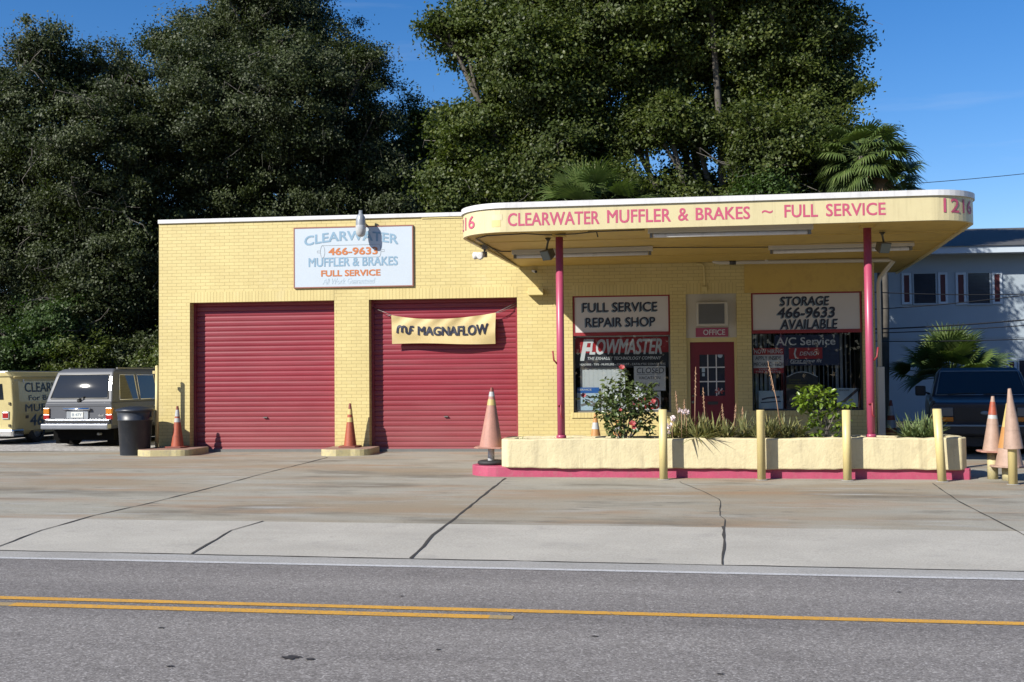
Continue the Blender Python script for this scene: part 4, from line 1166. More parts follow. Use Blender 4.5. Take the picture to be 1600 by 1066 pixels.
aloe('aloe_plant', 'big clump of spiky aloe spilling over the planter in front of the office door',
     [(.50, 17.4, .34, 70, .95), (.68, 17.45, .40, 90, 1), (.82, 17.25, .40, 90, .85), (.95, 17.35, .42, 100, 1), (1.12, 17.5, .40, 90, 1), (1.3, 17.4, .34, 70, .9), (.9, 17.12, .42, 60, .35)], M['aloe'], 3,
     [(.83, 17.55, 1.12, .03), (1.0, 17.6, .80, -.03), (.60, 17.6, .75, -.05), (1.42, 17.6, .55, .05), (1.28, 17.5, .55, -.03), (.68, 17.6, .62, .0)])
aloe('aloe_plant', "yellowing spiky aloe between the office door and the leafy bush", [(1.58, 17.5, .40, 70, 1.05), (1.75, 17.4, .38, 80, 1), (1.98, 17.4, .46, 80, 1.05), (2.2, 17.45, .42, 70, 1), (2.42, 17.5, .34, 50, .9)], M['aloe'], 5,
     [(1.55, 17.6, .5, .02), (2.15, 17.5, 1.2, -.2)])
aloe('aloe_plant', "grey green spiky aloe at the planter end nearest the pickup", [(4.0, 17.4, .40, 80, 1), (4.16, 17.4, .42, 90, 1.1), (4.32, 17.45, .38, 70, .95)], M['aloegreen'], 9)

def bush(name, label, stems, leaves, mat, seed, leafL=.085, flowers=(), petal='petalred'):
    rnd = random.Random(seed)
    s = thing(name, label, 'shrub', (stems[0][0][0], stems[0][0][1], .46))
    st = MB()
    for pts in stems: st.tube(pts, [.018 - .012 * k / (len(pts) - 1) for k in range(len(pts))], 6)
    st.build('stem', M['twig'], s)
    mb = MB()
    for (cx, cy, cz, r, n) in leaves:
        for k in range(n):
            v = Vector((rnd.gauss(0, 1), rnd.gauss(0, 1), rnd.gauss(0, 1))).normalized() * r * rnd.uniform(.25, 1.05) ** .6
            p = Vector((cx, cy, cz)) + v
            d = (v.normalized() * .6 + Vector((rnd.uniform(-1, 1), rnd.uniform(-1, 1), rnd.uniform(-.7, .6)))).normalized()
            L = leafL * rnd.uniform(.6, 1.25)
            sd = d.cross(Vector((rnd.uniform(-1, 1), rnd.uniform(-1, 1), 1))).normalized(); up_ = sd.cross(d)
            w_ = L * .30
            tip = p + d * L - up_ * L * .12
            mb.add([p, p + d * L * .35 + sd * w_ + up_ * w_ * .4, p + d * L * .75 + sd * w_ * .75 + up_ * w_ * .25, tip, p + d * L * .75 - sd * w_ * .75 + up_ * w_ * .25, p + d * L * .35 - sd * w_ + up_ * w_ * .4, p + d * L * .5],
                   [(0, 6, 2, 1), (6, 3, 2), (0, 5, 4, 6), (6, 4, 3)], 0, True)
    mb.build('foliage', mat, s, recalc=False)
    for (x, y, z, r) in flowers:
        f = MB()
        for k in range(7):
            a = k * .9; d = Vector((math.cos(a), math.sin(a) * .6 - .4, math.sin(a) * .7 + .1)).normalized()
            sd = d.cross(Vector((0, -1, .2))).normalized(); p = Vector((x, y, z))
            f.add([p, p + d * r * .6 + sd * r * .35, p + d * r, p + d * r * .6 - sd * r * .35], [(0, 1, 2, 3)])
        f.build('flower', M[petal], s, recalc=False)
    return s
bush('flowering_shrub', "leafy shrub with red flowers growing in the planter",
     [[(-.24, 17.4, .45), (-.26, 17.42, .8), (-.34, 17.45, 1.15), (-.28, 17.45, 1.55)], [(-.2, 17.4, .45), (-.05, 17.4, .8), (.06, 17.4, 1.15)], [(-.28, 17.4, .45), (-.45, 17.38, .75), (-.62, 17.4, 1.1)],
      [(-.22, 17.42, .45), (.02, 17.5, .7), (.22, 17.5, .9)], [(-.24, 17.4, .45), (-.14, 17.5, .9), (-.12, 17.5, 1.35)], [(-.62, 17.4, 1.0), (-.85, 17.38, 1.12)]],
     [(-.30, 17.45, 1.0, .28, 300), (-.02, 17.45, 1.10, .25, 240), (-.50, 17.4, 1.0, .22, 190), (-.22, 17.4, 1.32, .13, 60), (-.27, 17.45, 1.5, .07, 22), (-.48, 17.45, 1.32, .10, 34), (.16, 17.45, 1.22, .12, 50), (.08, 17.5, .78, .17, 80), (-.40, 17.45, .72, .16, 90), (-.12, 17.4, .78, .18, 90),
      (.22, 17.5, .92, .11, 30), (-.70, 17.4, 1.10, .10, 24), (-.86, 17.4, 1.13, .05, 10), (.12, 17.5, .60, .12, 26), (-.30, 17.5, .58, .15, 40)],
     M['hib'], 21, .085, [(-.275, 17.4, 1.60, .055), (-.87, 17.35, 1.17, .05), (-.12, 17.2, .74, .06), (-.10, 17.2, .68, .045), (-.3, 17.2, .95, .03), (.2, 17.2, 1.08, .045)])
bush('leafy_bush', "bright green leafy bush growing in the planter",
     [[(2.78, 17.4, .45), (2.80, 17.42, .75), (2.70, 17.42, 1.05)], [(2.80, 17.42, .6), (2.95, 17.42, .9), (3.1, 17.42, 1.0)], [(2.79, 17.42, .6), (2.72, 17.42, .85), (2.52, 17.42, 1.08)], [(2.78, 17.4, .45), (2.86, 17.45, .8), (2.85, 17.45, 1.1)]],
     [(2.50, 17.42, 1.10, .16, 90), (2.68, 17.42, 1.14, .15, 90), (2.82, 17.42, 1.10, .13, 60), (2.42, 17.42, 1.0, .10, 30), (2.90, 17.42, .92, .12, 40), (3.10, 17.42, 1.0, .07, 20), (2.62, 17.42, .85, .12, 46), (2.98, 17.42, .72, .12, 30), (2.62, 17.42, .62, .13, 36), (3.02, 17.42, .58, .10, 20)],
     M['ficus'], 31, .095)
def flowers_small(name, label, pts, seed):
    rnd = random.Random(seed); s = thing(name, label, 'plant', pts[0][:2] + (.46,))
    st = MB(); f = MB()
    for (x, y, z) in pts:
        st.tube([(x, y, .46), (x + rnd.uniform(-.03, .03), y, z)], .005, 5)
        for k in range(10):
            p = Vector((x + rnd.uniform(-.04, .04), y + rnd.uniform(-.04, .04), z + rnd.uniform(-.04, .04)))
            a = rnd.uniform(0, 6); d = Vector((math.cos(a), -.4, math.sin(a))) * .028; q = Vector((-d.z, 0, d.x))
            f.quad(p - d, p + q * .6, p + d, p - q * .6)
    st.build('stem', M['stalk'], s); f.build('petal', M['petalwhite'], s, recalc=False)
flowers_small('pale_flower', "pale pink blossoms at the edge of the big aloe clump", [(.44, 17.25, .70), (.48, 17.25, .82), (.62, 17.25, .93), (.70, 17.28, .92), (.40, 17.22, .62)], 3)
rw = random.Random(77)
wd = thing('weeds', 'low dry weeds along the soil of the planter', 'weeds', (-1.2, 17.3, .47))
mb = MB()
for k in range(420):
    x = rw.uniform(-1.95, 4.5); y = rw.uniform(17.17, 17.62); a = rw.uniform(0, 6.3)
    leaf_blade(mb, (x, y, .455), (math.cos(a), math.sin(a), rw.uniform(.3, 1.3)), rw.uniform(.05, .13), .015, .6, 0, 2)
mb.build('foliage', M['aloegreen'], wd, recalc=False)

# ------------------------------------------------------------------ vehicles
def wheel(mb_parent, x, y, r, w_):
    t = MB().lathe([(r * .62, -w_ / 2), (r * .92, -w_ / 2), (r, -w_ / 2 + .03), (r, w_ / 2 - .03), (r * .92, w_ / 2), (r * .62, w_ / 2)], (x, y, r), 28, axis='x')
    wo_ = t.build('wheel', M['black'], mb_parent)
    MB().lathe([(0, -w_ / 2 + .03), (r * .3, -w_ / 2 + .02), (r * .35, -w_ / 2 + .05), (r * .62, -w_ / 2 + .02), (r * .62, w_ / 2 - .02), (r * .35, w_ / 2 - .05), (r * .3, w_ / 2 - .02), (0, w_ / 2 - .03)], (x, y, r), 24, axis='x').build('rim', M['galv'], wo_)
def place(root, loc, rz, sc=1):
    root.location = loc; root.rotation_euler = (0, 0, rz); root.scale = (sc,) * 3
def ring(y, prof):  # prof: (halfwidth, z) from the bottom up, mirrored
    return [(a, y, z) for a, z in prof] + [(-a, y, z) for a, z in prof[::-1]]
def panel(mb, a, b, c, d, off, mi=0):
    a, b, c, d = map(Vector, (a, b, c, d)); n = (b - a).cross(d - a).normalized() * off
    mb.add([a + n, b + n, c + n, d + n], [(0, 1, 2, 3)], mi)

# -- grey estate wagon, rear towards the street
V = thing('station_wagon', 'charcoal grey off-road wagon parked nose-in beside the shop', 'car', (0, 0, 0))
lo = lambda y, f=1.0, t=1.03: ring(y, [(.80 * f, .42), (.87 * f, .50), (.90 * f, .74), (.885 * f, .92), (.86 * f, t)])
b = MB().loft([lo(0, .975), lo(.10), lo(1.2), lo(3.2), lo(4.4, .99, .98), lo(4.62, .94, .94)])
body = b.build('body', M['steelgrey'], V, bevel=.025, bseg=3)
gh = lambda y, hb, ht, z1: ring(y, [(hb, 1.0), (hb * .995, 1.05), (ht + .02, z1 - .05), (ht - .06, z1)])
# greenhouse: sloping tail glass, flat roof, raked windscreen
def cabin(yb, yt, z):
    f = (z - 1.02) / .78
    hw = .855 - .145 * f
    return hw
c = MB()
Zr = 1.80
sec = [(1.02, .02, 3.35), (1.30, .115, 3.12), (1.62, .235, 2.86), (1.74, .29, 2.72), (Zr, .42, 2.58)]
rings = []
for z, y0, y1 in sec:
    hw = cabin(0, 0, z) - (.05 if z == Zr else 0)
    rings.append([(-hw, y0, z), (hw, y0, z), (hw, y1, z), (-hw, y1, z)])
c.loft(rings)
c.build('cabin', M['steelgrey'], V, bevel=.03, bseg=3)
# tail glass, gently curved
gl = MB(); nx, nz = 12, 8; vs = []
for j in range(nz + 1):
    z = 1.14 + (1.65 - 1.14) * j / nz; y0 = np.interp(z, [1.02, 1.30, 1.62, 1.74], [.02, .115, .235, .29])
    hw = cabin(0, 0, z) - .115
    for i in range(nx + 1):
        u = -1 + 2 * i / nx
        vs.append((u * hw, y0 - .008 - .022 * (1 - u * u) - .010 * math.sin(math.pi * j / nz), z))
gl.add(vs, [(j * (nx + 1) + i, j * (nx + 1) + i + 1, (j + 1) * (nx + 1) + i + 1, (j + 1) * (nx + 1) + i) for j in range(nz) for i in range(nx)], smooth=True)
gl.build('rear_window', M['carglass'], V, recalc=False)
fr = MB()
q = lambda s, z: (s * (cabin(0, 0, z) - .10), float(np.interp(z, [1.02, 1.30, 1.62, 1.74], [.02, .115, .235, .29])) - .014, z)
fr.tube([q(-1, 1.12), q(1, 1.12), q(1, 1.67), q(-1, 1.67), q(-1, 1.12)], .012, 6)
fr.build('window_trim', M['dgrey'], V)
for s_ in (-1, 1):
    for (ya, yb, za, zb, ya2, yb2) in [(.35, 1.15, 1.08, 1.66, .50, 1.13), (1.25, 2.08, 1.08, 1.66, 1.25, 2.02), (2.16, 3.15, 1.08, 1.66, 2.10, 2.72)]:
        pts = []
        for y, z in ((ya, za), (yb, za), (yb2, zb), (ya2, zb)):
            pts.append((s_ * (cabin(0, 0, z) + .006), y, z))
        if s_ < 0: pts = pts[::-1]
        wn_ = MB().add(pts, [(0, 1, 2, 3)]).build('side_window', M['carglass'], V, recalc=False)
        MB().tube(pts + [pts[0]], .010, 5).build('trim', M['chrome'], wn_)
MB().box(-.82, .82, -.045, .0, .612, .640).build('chrome_strip', M['dullchrome'], V, bevel=.006)
MB().box(-.83, .83, -.05, .0, .565, .608).build('bumper_gap', M['black'], V)
MB().box(-.86, .86, -.17, .0, .415, .545).build('rear_bumper', M['dullchrome'], V, bevel=.025, bseg=3)
MB().box(-.28, .28, -.03, .005, .655, .83).build('plate_recess', M['galv'], V, bevel=.01)
pz = MB().box(-.155, .155, -.042, -.03, .68, .81).build('number_plate', M['plate'], V)
l = MB(); text(l, 'B 47Y', -.12, .12, .715, .78, -.0435, 0, .01); l.build('lettering', M['shade_letter'], pz)
MB().tube([(-.34, -.045, .875), (.34, -.045, .875)], .032, 10).build('tailgate_handle', M['chrome'], V)
MB().box(-.80, .80, -.004, .004, .935, .943).build('tailgate_seam', M['black'], V)
for s_ in (-1, 1):
    MB().box(s_ * .80 - .075, s_ * .80 + .075, -.035, .05, .76, .90).build('turn_signal', M['amber'], V, bevel=.01)
    MB().box(s_ * .80 - .075, s_ * .80 + .075, -.034, .05, .64, .755).build('tail_light', M['redlens'], V, bevel=.01)
mb = MB().tube([(0, .03, 1.08), (.02, -.02, 1.11), (.16, .02, 1.16)], .012, 6); mb.lathe([(0, -.03), (.05, -.02), (.055, 0)], (.01, .03, 1.07), 12, axis='y')
mb.build('wiper', M['black'], V)
l = MB(); text(l, '4x4', .52, .66, .70, .76, -.012, 0, .02, shear=.2); l.build('badge', M['chrome'], V)
MB().box(-.78, .78, .22, 4.5, .15, .44).box(-.84, -.50, .40, .43, .06, .5).box(.50, .84, .40, .43, .06, .5).build('underbody', M['underbody'], V)  # box hangs low so its black fills in for shade below the bumper
MB().tube([(.45, .1, .30), (.45, .9, .30)], .03, 8).build('tailpipe', M['dgrey'], V)
for s_ in (-1, 1):
    for y in (.95, 3.75): wheel(V, s_ * .74, y, .36, .22)
    MB().box(s_ * .90 - .012, s_ * .90 + .012, 1.75, 1.9, .90, .925).box(s_ * .90 - .012, s_ * .90 + .012, 2.75, 2.9, .90, .925).build('door_handle', M['chrome'], V)
    MB().box(s_ * .62 - .02, s_ * .62 + .02, .6, 2.5, 1.805, 1.835).build('roof_rail', M['dgrey'], V)
place(V, (-12.42, 23.7, 0), R(-5.5), .965)

# -- cream work van
V = thing('work_van', "cream yellow panel van with dark painted lettering, parked beside the grey wagon", 'van', (0, 0, 0))
vs_ = lambda y, f=1.0, zt=1.70: ring(y, [(.86 * f, .22), (.93 * f, .32), (.955 * f, .72), (.95 * f, 1.0), (.91 * f, zt - .22), (.86 * f, zt - .10), (.74 * f, zt)])
b = MB().loft([vs_(0, .93), vs_(.06, .97), vs_(.18, .995), vs_(.4), vs_(3.4), vs_(4.0, .97, 1.62), vs_(4.2, .9, 1.3)], smooth=False)
body = b.build('body', M['vanyel'], V, bevel=.02)
MB().tube([(.885, .05, 1.58), (.92, .3, 1.585), (.925, 3.6, 1.585)], .018, 6).tube([(-.885, .05, 1.58), (-.92, .3, 1.585), (-.925, 3.6, 1.585)], .018, 6).tube([(-.885, .0, 1.59), (.885, .0, 1.59)], .018, 6).build('rain_gutter', M['vanyel'], V)
mb = MB(); mb.box(-.70, .70, .1, 3.8, 1.695, 1.72); mb.build('roof_panel', M['galv'], V, bevel=.01)
MB().box(-.95, .95, -.12, .03, .20, .36).box(.93, .985, -.12, .32, .20, .36).box(-.985, -.93, -.12, .32, .20, .36).build('rear_bumper', M['chrome'], V, bevel=.03)
MB().box(-.006, .006, -.012, .01, .4, 1.55).build('door_seam', M['black'], V)
for s_ in (-1, 1):
    mb = MB().box(s_ * .72 - .07, s_ * .72 + .07, -.03, .02, .62, .76)
    tl = mb.build('tail_light', M['redlens'], V, bevel=.01)
    MB().box(s_ * .72 - .085, s_ * .72 + .085, -.02, .02, .60, .78).build('bezel', M['chrome'], tl)
    MB().box(s_ * .72 - .07, s_ * .72 + .07, -.032, -.021, .605, .62).build('reverse_lens', M['plate'], tl)
    MB().box(s_ * .82 - .025, s_ * .82 + .015, -.03, .0, .93, .99).box(s_ * .82 - .025, s_ * .82 + .015, -.03, .0, .42, .48).build('hinge', M['bronze'], V)
    MB().quad((s_ * .12, -.006, 1.05), (s_ * .66, -.006, 1.05), (s_ * .62, -.006, 1.42), (s_ * .12, -.006, 1.42)).build('rear_window', M['carglass'], V)
    for y in (1.0, 3.3): wheel(V, s_ * .82, y, .33, .2)
MB().box(.952, .968, .42, .52, .60, .67).build('side_marker', M['bronze'], V)
l = MB()
def vw(x, z): # right side of the van
    hw = float(np.interp(z, [.22, .32, .72, 1.0, 1.48, 1.6, 1.7], [.86, .93, .955, .95, .91, .86, .74]))
    return (hw + .006, x, z)
text(l, 'CLEARWATER', .42, 2.9, 1.22, 1.44, 0, 0, .025, warp=vw); text(l, 'For Brakes &', .55, 2.4, 1.02, 1.14, 0, 0, .02, warp=vw); text(l, 'MUFFLER', .40, 2.2, .76, .93, 0, 0, .02, warp=vw); text(l, '466-9633', .62, 2.8, .42, .68, 0, 0, .04, warp=vw)
l.build('lettering', M['shade_letter'], V)
MB().tube([(.93, .36, 1.52), (.955, .33, 1.44)], .012, 6).build('latch', M['white'], V)
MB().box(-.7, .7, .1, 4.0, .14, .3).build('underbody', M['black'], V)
place(V, (-15.36, 24.6, 0), R(-2))

# -- dark pickup facing the street
V = thing('pickup_truck', "dark navy pickup truck parked in the shade before the blue house", 'truck', (0, 0, 0))
tr = lambda y, f, t: ring(y, [(.88 * f, .42), (.96 * f, .55), (.985 * f, .85), (.965 * f, t - .06), (.90 * f, t)])
b = MB().loft([tr(0, .96, 1.05), tr(.15, .99, 1.09), tr(1.25, 1, 1.15), tr(3.3, 1, 1.15), tr(5.2, .99, 1.15)])
b.build('body', M['navycar'], V, bevel=.03, bseg=3)
c = MB(); rings = []
for z, hw, y0, y1 in [(1.12, .90, 1.15, 2.95), (1.35, .85, 1.42, 2.93), (1.62, .77, 1.76, 2.88), (1.71, .70, 1.95, 2.80)]:
    rings.append([(-hw, y0, z), (hw, y0, z), (hw, y1, z), (-hw, y1, z)])
c.loft(rings); c.build('cab', M['navycar'], V, bevel=.03, bseg=3)
ws = MB().quad((-.80, 1.23, 1.20), (.80, 1.23, 1.20), (.69, 1.735, 1.625), (-.69, 1.735, 1.625))
ws.build('windscreen', M['carglass'], V, recalc=False)
MB().tube([(-.82, 1.215, 1.18), (.82, 1.215, 1.18), (.715, 1.745, 1.645), (-.715, 1.745, 1.645), (-.82, 1.215, 1.18)], .012, 6).build('windscreen_trim', M['shade_letter'], V)
mb = MB().tube([(-.6, 1.17, 1.19), (-.1, 1.21, 1.215)], .010, 5).tube([(.05, 1.17, 1.19), (.55, 1.21, 1.215)], .010, 5); mb.build('wiper', M['black'], V)
for s_ in (-1, 1):
    MB().add([(s_ * .885, 1.5, 1.20), (s_ * .885, 2.3, 1.20), (s_ * .80, 2.3, 1.60), (s_ * .80, 1.80, 1.60)], [(0, 1, 2, 3)]).build('side_window', M['carglass'], V)
    hl = MB().box(s_ * .745 - .20, s_ * .745 + .20, -.03, .06, .80, .965).build('headlight', M['headlamp'], V, bevel=.015)
    MB().box(s_ * .745 - .20, s_ * .745 + .20, -.025, .06, .70, .785).build('turn_signal', M['amber'], V, bevel=.01)
    mb = MB().tube([(s_ * .93, 1.5, 1.2), (s_ * 1.05, 1.46, 1.24)], .02, 6); mi_ = mb.build('mirror', M['black'], V)
    MB().box(s_ * 1.10 - .10, s_ * 1.10 + .10, 1.40, 1.50, 1.16, 1.36).build('mirror_shell', M['black'], mi_, bevel=.03)
    for y in (.95, 4.1): wheel(V, s_ * .80, y, .36, .24)
gr = MB().box(-.53, .53, -.03, .04, .72, .96)
for k in range(6): gr.box(-.52, .52, -.04, -.028, .74 + k * .037, .75 + k * .037)
gr.build('grille', M['black'], V)
mb = MB().lathe([(0, -.05), (.075, -.048), (.08, -.03)], (0, 0, .865), 20, axis='y'); mb.v = [(x, y, .865 + (z - .865) * .45) for x, y, z in mb.v]; mb.build('badge', M['shade_letter'], V)
MB().box(-.98, .98, -.14, .0, .46, .645).build('bumper', M['black'], V, bevel=.03)
MB().box(-.97, .97, -.15, -.13, .615, .65).build('bumper_strip', M['shade_letter'], V, bevel=.008)
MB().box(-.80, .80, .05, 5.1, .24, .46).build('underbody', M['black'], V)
place(V, (6.15, 21.0, -.09), R(-13), .97)

# ------------------------------------------------------------------ house at the right
H = thing('house', 'two storey pale blue house with dark red shutters behind the shop', 'house', (13, 36, 0))
MB().box(5.6, 24, 36, 46, -.3, 5.15).build('wall', M['house'], H)
mb = MB(); mb.box(5.2, 24.4, 35.4, 46.6, 5.13, 5.16); mb.build('eave_soffit', M['housetrim'], H)
MB().box(5.15, 24.45, 35.34, 35.40, 5.12, 5.33).box(5.14, 5.20, 35.4, 46.6, 5.12, 5.33).build('eave_board', M['housetrim'], H)
MB().loft([[(5.0, 35.28, 5.33), (24.6, 35.28, 5.33), (24.6, 46.7, 5.33), (5.0, 46.7, 5.33)], [(10.2, 40.9, 6.55), (19.5, 40.9, 6.55), (19.5, 41.1, 6.55), (10.2, 41.1, 6.55)]]).build('roof', M['shingle'], H)
def house_win(x0, x1, z0, z1, shutters):
    f = MB(); frame_box(f, x0 - .04, x1 + .04, z0 - .04, z1 + .04, 35.955, 36.0, .05, 0)
    wd_ = f.build('window', M['house'], H)
    mb = MB().quad((x0, 35.985, z0), (x1, 35.985, z0), (x1, 35.985, z1), (x0, 35.985, z1)); mb.build('pane', M['darkwin'], wd_, recalc=False)
    mb = MB()
    for k in range(1, 9): mb.box(x0, x1, 35.962, 35.975, z0 + (z1 - z0) * k / 9 - .008, z0 + (z1 - z0) * k / 9 + .008)
    mb.build('louvre', M['darkwin'], wd_)
    for (a, b_) in shutters:
        s2 = MB(); frame_box(s2, a - .07, b_ + .07, z0 - .02, z1 + .02, 35.95, 36.0, .07, 0)
        so_ = s2.build('shutter', M['housetrim'], H)
        MB().box(a, b_, 35.965, 35.99, z0 + .05, z1 - .05).build('red_panel', M['shutter'], so_)
house_win(8.49, 9.16, 3.64, 4.58, [(8.20, 8.36), (9.29, 9.44)])
house_win(10.11, 10.77, 3.61, 4.565, [(9.82, 9.99), (10.90, 11.06)])
house_win(12.6, 13.5, 3.6, 4.56, [(12.3, 12.47), (13.63, 13.8)])
house_win(11.57, 12.4, .95, 1.85, [(11.28, 11.43), (12.53, 12.7)])
MB().box(5.59, 24.01, 35.985, 36.0, 2.55, 2.63).build('belt_board', M['house'], H)

# power cables
def cable(pts, label, r=.012):
    mb = MB(); P = []
    n = 16
    a, b_, sag = pts
    for k in range(n + 1):
        f = k / n; q = Vector(a).lerp(Vector(b_), f); q.z -= sag * 4 * f * (1 - f); P.append(q)
    mb.tube(P, r, 5, cap=False)
    mb.free('power_cable', M['wire'], label, 'cable', 'cables in front of the blue house', loc=tuple(a), recalc=False)
cable(((4.5, 26.9, 3.45), (15.5, 31, 3.95), .28), 'upper thin cable crossing the house shutters')
cable(((4.5, 26.9, 2.95), (15.5, 31, 4.55), .30), 'thin cable rising across the lower edge of the house windows')
cable(((4.5, 26.9, 2.50), (15.5, 30, 3.55), .22), 'thicker dark cable below the house windows', .018)
cable(((4.5, 26.9, 2.42), (15.5, 30, 3.35), .22), 'dark cable just under the thicker one')
cable(((4.5, 26.9, 2.26), (15.5, 30, 2.75), .20), 'lowest cable crossing the house wall above the palm')
cable(((2.0, 44, 8.6), (22, 48, 10.3), .35), "single high wire crossing the open sky beside the palms", .014)

# ------------------------------------------------------------------ trees
def np_mesh(name, V, Fq, mat, parent):
    me = bpy.data.meshes.new(name)
    nv, nf = len(V), len(Fq)
    me.vertices.add(nv); me.loops.add(nf * 4); me.polygons.add(nf)
    me.vertices.foreach_set('co', V.astype(np.float32).ravel())
    me.loops.foreach_set('vertex_index', Fq.astype(np.int32).ravel())
    me.polygons.foreach_set('loop_start', np.arange(0, nf * 4, 4, dtype=np.int32))
    me.materials.append(mat)
    me.update(calc_edges=True)
    o = bpy.data.objects.new(name, me); COL.objects.link(o)
    if parent is not None: o.parent = parent
    return o

def unit(a): return a / (np.linalg.norm(a, axis=1, keepdims=True) + 1e-9)

def foliage(clusters, nper, crad, L, Wd, seed, base, flat=.6, upb=.7, face=None):
    """clusters: (n,3) centres; rhombic leaves spread round each"""
    g_ = np.random.default_rng(seed)
    C = np.repeat(clusters, nper, axis=0); n = len(C)
    rad = np.repeat(crad * g_.uniform(.6, 1.35, len(clusters)), nper)[:, None]
    off = g_.normal(0, .5, (n, 3)); off[:, 2] *= flat
    p = C + off * rad
    nrm = g_.normal(0, 1, (n, 3)) + np.array([-.1, -.2, upb])
    if face is not None: nrm = nrm * .72 + np.repeat(face, nper, axis=0) * 1.0
    nrm = unit(nrm)
    d = unit(np.cross(nrm, g_.normal(0, 1, (n, 3)))); s_ = np.cross(nrm, d)
    l = (L * g_.uniform(.55, 1.3, n))[:, None]; w_ = (Wd * g_.uniform(.6, 1.25, n))[:, None]
    V = np.stack([p - d * l * .5, p + s_ * w_ * .5 - nrm * w_ * .1, p + d * l * .5, p - s_ * w_ * .5 - nrm * w_ * .1], axis=1).reshape(-1, 3) - np.array(base)
    return V, np.arange(len(V)).reshape(-1, 4)

def tree(name, label, cat, base, blobs, dens, nper, mat, seed, L=.10, Wd=.07, crad=.45, trunk_r=.35, depth=1.0, group=None, moss=0, limbs=True, twigs=0):
    g_ = np.random.default_rng(seed); rnd = random.Random(seed)
    root = thing(name, label, cat, base, group)
    cl, fc_ = [], []
    for (x, y, z, r) in blobs:
        n = max(6, int(dens * r * r))
        u = unit(g_.normal(0, 1, (n, 3))) * (r * g_.uniform(.12, 1.0, (n, 1)) ** .55)
        u[:, 1] *= depth
        k = g_.uniform(0, 1, n) < .16
        u[k] *= g_.uniform(1.05, 1.45, (int(k.sum()), 1))
        fc_.append(unit(unit(u) * .8 + g_.normal(0, .55, u.shape)))
        cl.append(u + np.array([x, y, z]))
    cl = np.concatenate(cl)
    fc_ = np.concatenate(fc_)[cl[:, 2] > .4]
    cl = cl[cl[:, 2] > .4]
    V, F = foliage(cl, int(nper * 1.9), crad, L, Wd, seed, base, face=fc_)
    np_mesh('crown', V, F, mat, root)
    if limbs:
        tb = MB(); b0 = Vector(base); top = Vector((base[0] + rnd.uniform(-.3, .3), base[1], base[2] + 2.6))
        tb.tube([b0 + Vector((0, 0, -.2)), b0 + Vector((.05, 0, .5)), b0.lerp(top, .6), top], [trunk_r * 1.35, trunk_r * 1.05, trunk_r * .92, trunk_r * .85], 10)
        for (x, y, z, r) in blobs:
            e = Vector((x, y, z)); m1 = top.lerp(e, .45) + Vector((rnd.uniform(-.4, .4), rnd.uniform(-.3, .3), rnd.uniform(.1, .7)))
            tb.tube([top - Vector((0, 0, .3)), m1, e], [trunk_r * .5, trunk_r * .32, .06], 7)
            for k in range(4):
                q = e + Vector((rnd.gauss(0, 1), rnd.gauss(0, 1), rnd.gauss(0, .8))).normalized() * r * .85
                s0 = m1.lerp(e, rnd.uniform(.4, 1)); tb.tube([s0, s0.lerp(q, .5) + Vector((0, 0, rnd.uniform(0, .25))), q], [.065, .045, .015], 5, cap=False)
        tb.build('trunk', M['bark'], root, recalc=False)
    if moss:
        sel = cl[g_.choice(len(cl), moss)]
        n = 26; C = np.repeat(sel, n, axis=0); m_ = len(C)
        p = C + g_.normal(0, .30, (m_, 3)); h = g_.uniform(.12, .45, (m_, 1)); a = g_.uniform(0, 6.28, m_)
        d = np.stack([np.cos(a), np.sin(a), 0 * a], 1) * .010; dn = np.concatenate([g_.normal(0, .09, (m_, 2)), -np.ones((m_, 1))], 1) * h
        V = np.stack([p - d, p + d, p + dn + d * .4, p + dn - d * .4], 1).reshape(-1, 3) - np.array(base)
        np_mesh('hanging_moss', V, np.arange(len(V)).reshape(-1, 4), M['moss'], root)
    if twigs:
        tb = MB()
        sel = cl[g_.choice(len(cl), twigs)]
        for q in sel:
            q = Vector(q)
            for k in range(4):
                e = q + Vector((rnd.gauss(0, .6), rnd.gauss(-.5, .5), rnd.gauss(-.1, .5))); m1 = q.lerp(e, .5) + Vector((rnd.uniform(-.15, .15), 0, rnd.uniform(-.1, .15)))
                e2 = e + Vector((rnd.gauss(0, .2), rnd.gauss(0, .2), -rnd.uniform(.05, .35))); tb.tube([q, m1, e, e2], [.017, .013, .009, .004], 4, cap=False)
                e3 = m1 + Vector((rnd.gauss(0, .3), rnd.gauss(-.1, .2), rnd.gauss(-.1, .25))); tb.tube([m1, e3], [.010, .004], 4, cap=False)
        tb.build('bare_sprays', M['twig'], root, recalc=False)
    return root

def bl(Y, lst, seed, jit=1.2):
    rnd = random.Random(seed); return [(x, Y + rnd.uniform(-jit, jit), z, r) for x, z, r in lst]

